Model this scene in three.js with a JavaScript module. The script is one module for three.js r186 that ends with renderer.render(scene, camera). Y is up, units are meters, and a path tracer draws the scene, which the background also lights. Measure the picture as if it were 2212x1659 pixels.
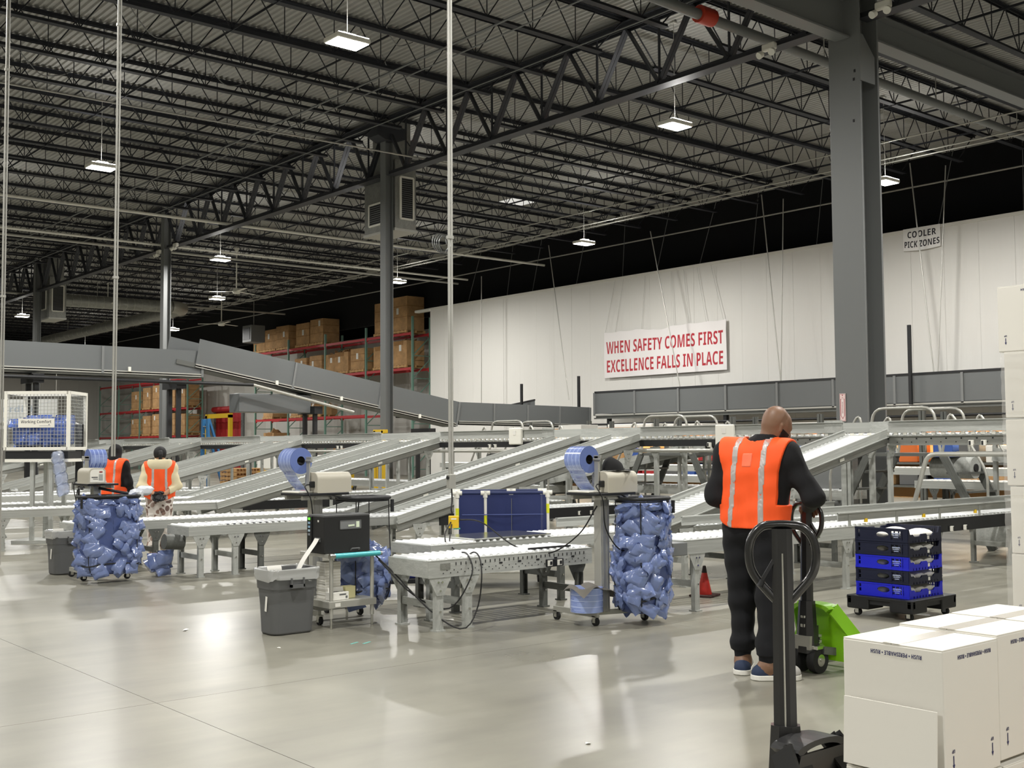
import * as THREE from 'three';
import { RoundedBoxGeometry } from 'three/addons/geometries/RoundedBoxGeometry.js';
import { MarchingCubes } from 'three/addons/objects/MarchingCubes.js';
import { RectAreaLightUniformsLib } from 'three/addons/lights/RectAreaLightUniformsLib.js';
import * as BGU from 'three/addons/utils/BufferGeometryUtils.js';

// ---------------------------------------------------------------- camera, light, exposure
const scene = new THREE.Scene();
scene.background = new THREE.Color(0x000000);
const renderer = new THREE.WebGLRenderer({ antialias: true });
renderer.toneMapping = THREE.LinearToneMapping;
renderer.toneMappingExposure = 4.7;
renderer.shadowMap.enabled = true;
RectAreaLightUniformsLib.init();
// world: x runs along the roof joists (to the right and away), -z along the girder line (to the left and away), metres
const PITCH = 0.05495, ROLL = -0.006165, YAW = 0.699176;
const camera = new THREE.PerspectiveCamera(37.09, 2212 / 1659, 0.1, 300);
camera.position.set(0, 1.5, 0);
{
  const V = (x, y, z) => new THREE.Vector3(x, y, z);
  const f = V(Math.sin(YAW) * Math.cos(PITCH), Math.sin(PITCH), -Math.cos(YAW) * Math.cos(PITCH));
  const r0 = V(Math.cos(YAW), 0, Math.sin(YAW)), u0 = r0.clone().cross(f);
  const r = r0.clone().multiplyScalar(Math.cos(ROLL)).addScaledVector(u0, Math.sin(ROLL));
  const u = u0.clone().multiplyScalar(Math.cos(ROLL)).addScaledVector(r0, -Math.sin(ROLL));
  camera.quaternion.setFromRotationMatrix(new THREE.Matrix4().makeBasis(r, u, f.clone().negate()));
}
const LAMP_W = 0.62, LAMP_D = 0.42, LAMP_Y = 8.6, LAMP_L = 150, LAMP_GLOW = 5;
const LAMP_COLOR = new THREE.Color(1, 0.98, 0.94);

// ---------------------------------------------------------------- helpers
let seed = 7;
const rnd = () => { seed = (seed * 1664525 + 1013904223) >>> 0; return seed / 4294967296; };
const rr = (a, b) => a + (b - a) * rnd();
const V3 = (x, y, z) => new THREE.Vector3(x, y, z);
const used = {};
const numbered = n => { const k = used[n] = (used[n] ?? -1) + 1; return k ? n + '_' + String(k).padStart(3, '0') : n; };
const std = (c, rough = 0.6, metal = 0, o = {}) => new THREE.MeshStandardMaterial({ color: c, roughness: rough, metalness: metal, side: THREE.DoubleSide, ...o });
const phys = (c, rough, o = {}) => new THREE.MeshPhysicalMaterial({ color: c, roughness: rough, side: THREE.DoubleSide, ...o });
const hex = h => new THREE.Color(h);
function boxUV(g) { // uv in metres by dominant normal
  const p = g.attributes.position, n = g.attributes.normal, a = new Float32Array(p.count * 2);
  for (let i = 0; i < p.count; i++) {
    const nx = Math.abs(n.getX(i)), ny = Math.abs(n.getY(i)), nz = Math.abs(n.getZ(i));
    const x = p.getX(i), y = p.getY(i), z = p.getZ(i);
    if (ny >= nx && ny >= nz) { a[2 * i] = x; a[2 * i + 1] = z; } else if (nx >= nz) { a[2 * i] = z; a[2 * i + 1] = y; } else { a[2 * i] = x; a[2 * i + 1] = y; }
  }
  g.setAttribute('uv', new THREE.BufferAttribute(a, 2)); return g;
}
function norm(g) { const h = g.index ? g.toNonIndexed() : g; for (const k of Object.keys(h.attributes)) if (!['position', 'normal', 'uv'].includes(k)) h.deleteAttribute(k); if (!h.attributes.uv) boxUV(h); h.morphAttributes = {}; return h; }
const merge = list => list.length === 1 ? list[0] : BGU.mergeGeometries(list.map(norm), false);
const tr = (g, x, y, z) => g.translate(x, y, z);
const rot = (g, ax, ay, az) => { if (ax) g.rotateX(ax); if (ay) g.rotateY(ay); if (az) g.rotateZ(az); return g; };
const bx = (w, h, d, x = 0, y = 0, z = 0) => tr(new THREE.BoxGeometry(w, h, d), x, y, z);
const rb = (w, h, d, x, y, z, r = 0.006, s = 1) => tr(new RoundedBoxGeometry(w, h, d, s, Math.min(r, w / 2.01, h / 2.01, d / 2.01)), x, y, z);
function orient(g, a, b) { // geometry along +y, centred -> from a to b
  const d = b.clone().sub(a), q = new THREE.Quaternion().setFromUnitVectors(V3(0, 1, 0), d.clone().normalize());
  g.applyQuaternion(q); const m = a.clone().add(b).multiplyScalar(0.5); return tr(g, m.x, m.y, m.z);
}
const A3 = a => a.isVector3 ? a : V3(...a);
const cyl = (a, b, r, n = 10, r2 = r) => { a = A3(a); b = A3(b); return orient(new THREE.CylinderGeometry(r2, r, a.distanceTo(b), n), a, b); };
function bar(a, b, w, h, side) { // rectangular bar; w along `side` direction, h the other
  a = A3(a); b = A3(b); const d = b.clone().sub(a), L = d.length(); d.normalize();
  let s = side ? A3(side).clone() : (Math.abs(d.y) > 0.95 ? V3(1, 0, 0) : V3(0, 1, 0).cross(d)); s.addScaledVector(d, -s.dot(d)).normalize();
  const t = d.clone().cross(s), g = new THREE.BoxGeometry(w, L, h);
  g.applyMatrix4(new THREE.Matrix4().makeBasis(s, d, s.clone().cross(d)));
  const m = a.clone().add(b).multiplyScalar(0.5); return tr(g, m.x, m.y, m.z);
}
const tube = (pts, r, n = 6, seg, closed = false, tension = 0.5) => new THREE.TubeGeometry(new THREE.CatmullRomCurve3(pts.map(A3), closed, 'catmullrom', tension), seg ?? pts.length * 5, r, n, closed);
function pipePoly(pts, r, n = 8, bend = 0.06, cs = 4) { // straight pipe with rounded bends
  const P = pts.map(A3), out = [P[0]];
  for (let i = 1; i < P.length - 1; i++) {
    const a = P[i - 1], b = P[i], c = P[i + 1], l = Math.min(bend, a.distanceTo(b) / 2.1, b.distanceTo(c) / 2.1);
    const p = b.clone().lerp(a, l / a.distanceTo(b)), q = b.clone().lerp(c, l / b.distanceTo(c));
    for (let k = 0; k <= cs; k++) { const t = k / cs; out.push(p.clone().multiplyScalar((1 - t) ** 2).addScaledVector(b, 2 * t * (1 - t)).addScaledVector(q, t * t)); }
  }
  out.push(P[P.length - 1]);
  const path = new THREE.CurvePath(); for (let i = 0; i < out.length - 1; i++) path.add(new THREE.LineCurve3(out[i], out[i + 1]));
  const N = out.length, fr = [], pos = [], nor = [], idx = [], uv = [];
  let t0 = out[1].clone().sub(out[0]).normalize(), s = Math.abs(t0.y) > 0.9 ? V3(1, 0, 0) : V3(0, 1, 0); s.addScaledVector(t0, -s.dot(t0)).normalize();
  for (let i = 0; i < N; i++) {
    const t = (i === 0 ? out[1].clone().sub(out[0]) : i === N - 1 ? out[i].clone().sub(out[i - 1]) : out[i + 1].clone().sub(out[i - 1])).normalize();
    s.addScaledVector(t, -s.dot(t)).normalize(); const u = t.clone().cross(s);
    for (let k = 0; k <= n; k++) { const a = k / n * 2 * Math.PI, d = s.clone().multiplyScalar(Math.cos(a)).addScaledVector(u, Math.sin(a)); nor.push(d.x, d.y, d.z); pos.push(out[i].x + d.x * r, out[i].y + d.y * r, out[i].z + d.z * r); uv.push(k / n, i / N); }
  }
  for (let i = 0; i < N - 1; i++) for (let k = 0; k < n; k++) { const a = i * (n + 1) + k, b = a + n + 1; idx.push(a, a + 1, b, a + 1, b + 1, b); }
  const g = new THREE.BufferGeometry(); g.setAttribute('position', new THREE.Float32BufferAttribute(pos, 3)); g.setAttribute('normal', new THREE.Float32BufferAttribute(nor, 3)); g.setAttribute('uv', new THREE.Float32BufferAttribute(uv, 2)); g.setIndex(idx); return g;
}
const shape = pts => new THREE.Shape(pts.map(p => new THREE.Vector2(...p)));
const extr = (pts, d, bevel = 0, holes = []) => { const s = shape(pts); for (const h of holes) s.holes.push(new THREE.Path(h.map(p => new THREE.Vector2(...p)))); return new THREE.ExtrudeGeometry(s, { depth: d, bevelEnabled: bevel > 0, bevelSize: bevel, bevelThickness: bevel, bevelSegments: 1 }); };
const lathe = (pts, n = 24) => new THREE.LatheGeometry(pts.map(p => new THREE.Vector2(...p)), n);
function grid(nu, nv, fn) { // surface from a function (u, v) -> [x, y, z]
  const pos = [], uv = [], idx = [];
  for (let j = 0; j <= nv; j++) for (let i = 0; i <= nu; i++) { const p = fn(i / nu, j / nv); pos.push(...p); uv.push(i / nu, j / nv); }
  for (let j = 0; j < nv; j++) for (let i = 0; i < nu; i++) { const a = j * (nu + 1) + i, b = a + nu + 1; idx.push(a, a + 1, b + 1, a, b + 1, b); }
  const g = new THREE.BufferGeometry(); g.setAttribute('position', new THREE.Float32BufferAttribute(pos, 3)); g.setAttribute('uv', new THREE.Float32BufferAttribute(uv, 2)); g.setIndex(idx); g.computeVertexNormals(); return g;
}
function mesh(name, geo, mat, parent) {
  const g = Array.isArray(geo) ? merge(geo) : geo;
  const m = new THREE.Mesh(g, mat); m.name = parent === scene ? numbered(name) : name; m.castShadow = m.receiveShadow = true;
  if (parent) parent.add(m); return m;
}
const part = (parent, name, geo, mat, label) => { const m = mesh(name, geo, mat, parent); if (label) m.userData.label = label; return m; };
function tag(o, label, category, group, kind) { if (label) o.userData.label = label; if (category) o.userData.category = category; if (group) o.userData.group = group; if (kind) o.userData.kind = kind; return o; }
function thing(name, label, category, pos = [0, 0, 0], turn = 0, group, kind) {
  const o = new THREE.Group(); o.name = numbered(name); scene.add(o); o.position.set(...pos); o.rotation.y = turn; return tag(o, label, category, group, kind);
}
const single = (name, label, category, geo, mat, group, kind) => tag(mesh(name, geo, mat, scene), label, category, group, kind);
function copyOf(o, pos, turn, label, group) { const c = o.clone(); c.name = numbered(o.name.replace(/_\d+$/, '')); c.userData = { ...o.userData }; scene.add(c); c.position.set(...pos); if (turn !== undefined) c.rotation.y = turn; if (label) c.userData.label = label; if (group) c.userData.group = group; return c; }
const struct = (name, geo, mat, parent = scene) => { const m = mesh(name, geo, mat, parent); m.name = name; if (parent === scene) m.userData.kind = 'structure'; return m; };

// value noise, tileable
function noiseTile(n, cells, s) {
  const L = new Float32Array(cells * cells); let q = s; const r = () => { q = (q * 1664525 + 1013904223) >>> 0; return q / 4294967296; };
  for (let i = 0; i < L.length; i++) L[i] = r();
  const out = new Float32Array(n * n);
  for (let y = 0; y < n; y++) { const fy = y / n * cells, y0 = Math.floor(fy), ty = fy - y0, sy = ty * ty * (3 - 2 * ty), ya = y0 % cells, yb = (y0 + 1) % cells;
    for (let x = 0; x < n; x++) { const fx = x / n * cells, x0 = Math.floor(fx), tx = fx - x0, sx = tx * tx * (3 - 2 * tx), xa = x0 % cells, xb = (x0 + 1) % cells;
      const a = L[ya * cells + xa], b = L[ya * cells + xb], c = L[yb * cells + xa], d = L[yb * cells + xb];
      out[y * n + x] = a + (b - a) * sx + (c - a) * sy + (a - b - c + d) * sx * sy; } }
  return out;
}
function fbm(n, cells, oct, s) { const o = new Float32Array(n * n); let amp = 0.5, tot = 0; for (let k = 0; k < oct; k++) { const t = noiseTile(n, Math.min(cells << k, n), s + k * 97); for (let i = 0; i < o.length; i++) o[i] += t[i] * amp; tot += amp; amp *= 0.55; } for (let i = 0; i < o.length; i++) o[i] /= tot; return o; }
function dataTex(n, fn, srgb, rep = 1) { const d = new Uint8Array(n * n * 4); for (let i = 0; i < n * n; i++) { const c = fn(i, i % n, (i / n) | 0); d[4 * i] = c[0]; d[4 * i + 1] = c[1]; d[4 * i + 2] = c[2]; d[4 * i + 3] = 255; } const t = new THREE.DataTexture(d, n, n); t.wrapS = t.wrapT = THREE.RepeatWrapping; t.magFilter = THREE.LinearFilter; t.minFilter = THREE.LinearMipmapLinearFilter; t.generateMipmaps = true; if (srgb) t.colorSpace = THREE.SRGBColorSpace; t.repeat.set(rep, rep); t.needsUpdate = true; return t; }
function canvasTex(w, h, draw) { const c = document.createElement('canvas'); c.width = w; c.height = h; const x = c.getContext('2d'); draw(x, w, h); const t = new THREE.CanvasTexture(c); t.colorSpace = THREE.SRGBColorSpace; t.anisotropy = 8; return t; }
const plane = (w, h) => new THREE.PlaneGeometry(w, h);
const cl = v => Math.max(0, Math.min(255, v));

// ---------------------------------------------------------------- materials
const M = {};
{
  const a = fbm(1024, 5, 6, 11), b = fbm(1024, 24, 4, 5), c = fbm(1024, 3, 3, 77), sk0 = fbm(1024, 12, 4, 19), sk = sk0.map((_, i) => sk0[((i >> 10) * 5 % 1024) * 1024 + (i % 1024)]);
  const col = dataTex(1024, i => { const v = 134 + (a[i] - 0.5) * 34 + (b[i] - 0.5) * 16 + (c[i] - 0.5) * 22 + (sk[i] - 0.5) * 20; return [cl(v * 1.02), cl(v * 1.0), cl(v * 0.91)]; }, true, 1 / 9);
  const rou = dataTex(1024, i => { const v = 104 + (c[i] - 0.5) * 40 + (a[i] - 0.5) * 40; return [0, cl(v), 0]; }, false, 1 / 9);
  M.floor = std(0xffffff, 0.80, 0, { map: col, roughnessMap: rou });
  M.joint = std(hex(0x2d2c28), 0.9);
  const k = fbm(512, 6, 5, 31), k2 = fbm(512, 60, 2, 8);
  const card = dataTex(512, (i, x) => { const v = 1 + (k[i] - 0.5) * 0.28 + (k2[i] - 0.5) * 0.06; return [cl(178 * v), cl(140 * v), cl(96 * v)]; }, true, 0.7);
  M.cardboard = std(0xffffff, 0.85, 0, { map: card });
  M.cardboardB = std(0xd8cdbb, 0.85, 0, { map: card });
  const g = fbm(512, 8, 5, 61), g2 = fbm(512, 40, 3, 13);
  const galv = dataTex(512, i => { const v = 226 + (g[i] - 0.5) * 44 + (g2[i] - 0.5) * 34; return [cl(v), cl(v), cl(v * 0.985)]; }, true, 1.2);
  M.galv = std(hex(0xa9aaa6), 0.45, 0.55, { map: galv });
  M.conv = std(hex(0xc2c4c1), 0.5, 0.12, { map: galv });
  M.convDark = std(hex(0x70726f), 0.55, 0.3, { map: galv });
  const w = fbm(256, 6, 4, 91); const wood = dataTex(256, (i, x, y) => { const v = 1 + (w[i] - 0.5) * 0.5; return [cl(190 * v), cl(150 * v), cl(100 * v)]; }, true, 2);
  M.wood = std(0xffffff, 0.8, 0, { map: wood });
}
M.roller = std(hex(0xf0f2f1), 0.34, 0.25);
M.shaft = std(hex(0x8d8f8d), 0.4, 0.8);
M.alu = std(hex(0xb9b8b0), 0.42, 0.55);
M.chrome = std(hex(0xcfcfca), 0.18, 1);
M.black = std(hex(0x17181a), 0.5);
M.blackGloss = phys(hex(0x0d0d0e), 0.3, { clearcoat: 0.8, clearcoatRoughness: 0.15 });
M.jackBlack = phys(hex(0x1b1b1c), 0.38, { clearcoat: 0.5, clearcoatRoughness: 0.25 });
M.rubber = std(hex(0x1d1d1d), 0.75);
M.steelPaint = std(hex(0x767877), 0.5, 0.1);
M.joist = std(hex(0x24262c), 0.6, 0.15);
M.girder = std(hex(0x34363b), 0.55, 0.15);
M.deck = std(hex(0xa5a49f), 0.6, 0.1);
M.cooler = std(hex(0xdcdbd4), 0.5);
M.white = std(hex(0xe4e2da), 0.6);
M.dark = std(hex(0x05060a), 0.95);
M.mezz = std(hex(0x686b6b), 0.38, 0.15);
M.red = std(hex(0xb02a2e), 0.5);
M.rackGreen = std(hex(0x6c8f80), 0.5);
M.carton = std(hex(0xe2dfd6), 0.75);
M.conduit = std(hex(0xb4b3ac), 0.42, 0.4);
M.yellow = std(hex(0xe0b81f), 0.5);
M.cable = std(hex(0x111111), 0.6);
M.whitePlastic = std(hex(0xe9e7dc), 0.45);
M.grayPlastic = std(hex(0x5c5d5d), 0.55);
M.machine = std(hex(0xb7b2a3), 0.5);
M.film = phys(hex(0x7f92c6), 0.16, { clearcoat: 1, clearcoatRoughness: 0.1 });

// ---------------------------------------------------------------- the room
{
  const X0 = -12.2, X1 = 37.2, Z0 = -96, Z1 = 12;
  const fl = new THREE.Group(); fl.name = 'floor'; fl.userData.kind = 'structure'; scene.add(fl);
  mesh('subfloor', bx(X1 - X0, 0.2, Z1 - Z0, (X0 + X1) / 2, -0.13, (Z0 + Z1) / 2), M.joint, fl);
  const S = 5.08, xa = 18.04 - 6 * S, za = -11.7 - 17 * S;
  for (let i = 0; i < 10; i++) for (let j = 0; j < 22; j++) {
    const x = xa + i * S, z = za + j * S; if (z > Z1 || x > X1) continue;
    mesh('floor_slab', boxUV(bx(S - 0.004, 0.12, S - 0.004, x + S / 2, -0.06, z + S / 2)), M.floor, fl);
  }
  // ribbed steel roof deck, ribs along z, 0.152 m pitch
  const p = [], P = 0.1524; const n = Math.ceil((X1 - X0) / P);
  for (let i = 0; i < n; i++) { const x = X0 + i * P; p.push([x, 11.0], [x + 0.045, 11.0], [x + 0.065, 11.04], [x + 0.132, 11.04]); }
  const pos = [], idx = [];
  p.forEach(([x, y], i) => { pos.push(x, y, Z0, x, y, Z1); if (i) { const a = 2 * i - 2; idx.push(a, a + 1, a + 3, a, a + 3, a + 2); } });
  let g = new THREE.BufferGeometry(); g.setAttribute('position', new THREE.Float32BufferAttribute(pos, 3)); g.setIndex(idx); g = g.toNonIndexed(); g.computeVertexNormals(); boxUV(g);
  const ce = struct('ceiling', [g, boxUV(bx(X1 - X0, 0.15, Z1 - Z0, (X0 + X1) / 2, 11.15, (Z0 + Z1) / 2))], M.deck);
  mesh('skylight_panel', bx(1.1, 0.02, 1.0, 28.45, 10.985, -33.45), std(hex(0xf2f1e6), 0.4, 0, { emissive: 0xffffff, emissiveIntensity: 0.10 }), ce);
  // cooler wall: white ribbed insulated panels, each its own piece
  const rib = canvasTex(64, 8, (c, w, h) => { for (let i = 0; i < w; i++) { const v = 128 + 90 * Math.sin(i / w * Math.PI * 2) ** 3; c.fillStyle = `rgb(${v | 0},${v | 0},${v | 0})`; c.fillRect(i, 0, 1, h); } });
  rib.wrapS = rib.wrapT = THREE.RepeatWrapping; rib.colorSpace = THREE.NoColorSpace; rib.repeat.set(6.5, 1);
  const mc = std(hex(0xdedcd6), 0.5, 0, { bumpMap: rib, bumpScale: 0.004 });
  const wr = new THREE.Group(); wr.name = 'wall_right'; wr.userData.kind = 'structure'; scene.add(wr);
  for (let z = -45.9; z < Z1 - 0.6; z += 1.14) mesh('wall_panel', bx(0.16, 8.32, 1.134, 33.4 + (rnd() - 0.5) * 0.006, 4.16, z + 0.57), mc, wr);
  mesh('wall_cap', bx(0.26, 0.1, Z1 + 45.95, 33.4, 8.36, (Z1 - 45.95) / 2), M.white, wr);
  mesh('wall_cap', rb(0.30, 0.14, 1.3, 33.38, 8.34, -46.5, 0.05, 2), M.white, wr);
  const we = struct('wall_cooler_end', bx(3.6, 8.3, 0.14, 35.3, 4.15, -45.98), std(hex(0x8f8f8a), 0.6));
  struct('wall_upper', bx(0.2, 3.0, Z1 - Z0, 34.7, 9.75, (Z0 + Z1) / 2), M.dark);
  // long wall behind the racks, in tall panels
  const wb = new THREE.Group(); wb.name = 'wall_rack_side'; wb.userData.kind = 'structure'; scene.add(wb);
  const mg = [std(hex(0xc4c2bb), 0.6), std(hex(0xbdbbb4), 0.6)];
  for (let z = Z0 + 0.2, k = 0; z < -46.2; z += 1.52, k++) mesh('wall_panel', bx(0.14, 7.9, 1.51, 36.3, 3.95, z + 0.76), mg[k % 2], wb);
  const wbk = new THREE.Group(); wbk.name = 'wall_back'; wbk.userData.kind = 'structure'; scene.add(wbk);
  for (let x = X0, k = 0; x < 36.2; x += 1.52, k++) mesh('wall_panel', bx(1.51, 7.6, 0.14, x + 0.76, 3.8, Z0 + 0.6), mg[(k * 7 >> 1) % 2], wbk);
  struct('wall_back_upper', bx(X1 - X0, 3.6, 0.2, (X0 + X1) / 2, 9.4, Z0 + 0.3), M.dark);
  const ml = std(hex(0x9c9c97), 0.7);
  struct('wall_left', bx(0.2, 11.2, Z1 - Z0, X0 - 0.1, 5.6, (Z0 + Z1) / 2), ml);
  struct('wall_near', bx(X1 - X0, 11.2, 0.2, (X0 + X1) / 2, 5.6, Z1 + 0.1), ml);
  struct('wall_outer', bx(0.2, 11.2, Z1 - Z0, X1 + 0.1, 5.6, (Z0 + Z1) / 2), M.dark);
  // roll door of red fabric between the racks
  const dr = thing('roll_door', 'red fabric roll-up door in the pale wall behind the racks', 'roll door', [36.15, 0, -73.5]);
  part(dr, 'curtain', grid(24, 20, (u, v) => [-0.05 + 0.03 * Math.sin(u * 40) , v * 4.1, -2.0 + u * 4.0]), M.red);
  part(dr, 'roll_housing', rot(cyl([-0.15, 4.25, -2.15], [-0.15, 4.25, 2.15], 0.2, 14)), M.red);
  for (const s of [-1, 1]) part(dr, 'guide_rail', bx(0.14, 4.3, 0.14, -0.08, 2.15, s * 2.08), M.steelPaint);
  const gt = thing('safety_gate_frame', 'yellow steel portal frame standing before the red roll door', 'door guard', [35.2, 0, -73.2]);
  for (const s of [-1, 1]) part(gt, 'post', bx(0.22, 3.8, 0.28, 0, 1.9, s * 1.75), M.yellow);
  part(gt, 'lintel', bx(0.22, 0.3, 3.78, 0, 3.75, 0), M.yellow);
}

// ---------------------------------------------------------------- roof steel
{
  const L = 15.2, PN = 1.21, yb = 10.06, yt = 10.92, T = [], B = [];
  const ang = (a, b, w) => [bar([a[0], a[1], a[2] - w * 0.55], [b[0], b[1], b[2] - w * 0.55], w, 0.008, [0, 1, 0]), bar([a[0], a[1], a[2] + w * 0.55], [b[0], b[1], b[2] + w * 0.55], w, 0.008, [0, 1, 0])];
  const gTop = merge([...ang([0, yt, 0], [L, yt, 0], 0.07), bx(L, 0.012, 0.17, L / 2, yt + 0.035, 0)]);
  const gBot = merge([...ang([0.8, yb, 0], [L - 0.8, yb, 0], 0.07), bx(L - 1.6, 0.010, 0.16, L / 2, yb - 0.035, 0)]);
  const h = yt - yb, gD1 = cyl([0, 0, 0], [PN / 2, h, 0], 0.014, 5), gD2 = cyl([0, 0, 0], [-PN / 2, h, 0], 0.014, 5), gV = cyl([0, 0, 0], [0, h, 0], 0.012, 5);
  const gEnd1 = cyl([0.8 + 0.15, yb, 0], [0.1, yt, 0], 0.018, 5), gEnd2 = cyl([L - 0.95, yb, 0], [L - 0.1, yt, 0], 0.018, 5);
  const xs = []; for (let k = 0; k < 11; k++) xs.push(1.55 + k * PN);
  const webAll = []; for (const x of xs) { for (const q of [gD1, gD2, gV]) webAll.push(q.clone().translate(x, yb, 0)); }
  const gWeb = merge([...webAll, gEnd1.clone(), gEnd2.clone()]);
  const full = thing('roof_joist', 'dark open-web steel joist spanning under the ribbed roof deck', 'roof joist', [2.82, 0, 0], 0, 'open-web roof joists');
  const lite = thing('roof_joist', 'dark open-web steel joist spanning under the ribbed roof deck', 'roof joist', [2.82, 0, -40], 0, 'open-web roof joists');
  for (const j of [full, lite]) { part(j, 'top_chord', gTop, M.joist); part(j, 'bottom_chord', gBot, M.joist); }
  for (const x of xs) for (const q of [gD1, gV, gD2]) { const m = part(full, 'web_bar', q, M.joist); m.position.set(x, yb, 0); }
  part(full, 'web_bar', gEnd1, M.joist); part(full, 'web_bar', gEnd2, M.joist);
  part(lite, 'web', gWeb, M.joist);
  let nf = 0, nl = 0;
  for (let k = -4; k < 44; k++) {
    const z = -11.7 + 0.001 - 1.905 * k; if (z < -95) break;
    for (const x of [2.82, 18.06]) {
      if (x < 10 && z > -13) continue;
      if (z > -36) { if (nf++ === 0) full.position.set(x, 0, z); else copyOf(full, [x, 0, z]); }
      else { if (nl++ === 0) lite.position.set(x, 0, z); else copyOf(lite, [x, 0, z]); }
    }
  }
  // bridging angles along z, tying the joists together
  const br = (x, y) => single('bridging_angle', 'thin bridging angle tying the roof joists together', 'bridging', bar([x, y, -95], [x, y, 4], 0.05, 0.012, [0, 1, 0]), M.joist, 'bridging angles between roof joists');
  for (const x of [6.4, 10.4, 14.4, 21.6, 25.6, 29.6]) { br(x, 10.03); br(x, 10.9); }

  // joist girders, one per bay, on the column line x = 18.04
  const lab = ['nearest bay, running out over the camera side', 'bay between the huge column and the column with the air handler', 'bay beyond the column with the air handler', 'bay reaching the column beside the spiral duct', 'far bay past the spiral duct column'];
  const spans = [[3.4, -11.7], [-11.7, -26.94], [-26.94, -42.18], [-42.18, -57.42], [-57.42, -72.66], [-72.66, -87.9]];
  const sh = (g, dz) => g.clone().translate(0, 0, dz);
  const tc = merge([bar([-0.08, 10.78, -0.25], [-0.08, 10.78, -15.0], 0.15, 0.014, [0, 1, 0]), bar([0.08, 10.78, -0.25], [0.08, 10.78, -15.0], 0.15, 0.014, [0, 1, 0]), bx(0.36, 0.016, 14.75, 0, 10.85, -7.62)]);
  const bc = merge([bar([-0.06, 9.26, -0.2], [-0.06, 9.26, -15.04], 0.12, 0.014, [0, 1, 0]), bar([0.06, 9.26, -0.2], [0.06, 9.26, -15.04], 0.12, 0.014, [0, 1, 0]), bx(0.30, 0.014, 14.84, 0, 9.2, -7.62)]);
  const dA = merge([bar([-0.05, 10.75, 0.9525], [-0.05, 9.27, 0], 0.09, 0.012, [1, 0, 0]), bar([0.05, 10.75, 0.9525], [0.05, 9.27, 0], 0.09, 0.012, [1, 0, 0])]);
  const dB = merge([bar([-0.03, 10.75, -0.9525], [-0.03, 9.27, 0], 0.05, 0.05, [1, 0, 0]), bar([0.03, 10.75, -0.9525], [0.03, 9.27, 0], 0.05, 0.05, [1, 0, 0])]);
  const proto = thing('joist_girder', 'deep dark truss girder ' + lab[0], 'girder', [18.04, 0, -11.7]);
  part(proto, 'top_chord', tc, M.girder); part(proto, 'bottom_chord', bc, M.girder);
  for (let k = 0; k < 8; k++) { const zc = -0.9525 - 1.905 * k; for (const d of [dA, dB]) { const m = part(proto, 'diagonal', d, M.girder); m.position.z = zc; } const v = part(proto, 'post', bar([0, 9.27, 0], [0, 10.75, 0], 0.04, 0.04), M.girder); v.position.z = zc; }
  proto.userData.label = 'deep dark truss girder ' + lab[1];
  copyOf(proto, [18.04, 0, 3.54], 0, 'deep dark truss girder running out over the camera from the huge column');
  for (let k = 2; k < 6; k++) copyOf(proto, [18.04, 0, spans[k][0]], 0, 'deep dark truss girder ' + (lab[k] || 'in the last bay by the far end wall'));
  for (let k = 0; k < 6; k++) copyOf(proto, [2.8, 0, spans[k][0]], 0, 'deep dark truss girder of the next column line out of view', 'girders of the next column line');
}

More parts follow.
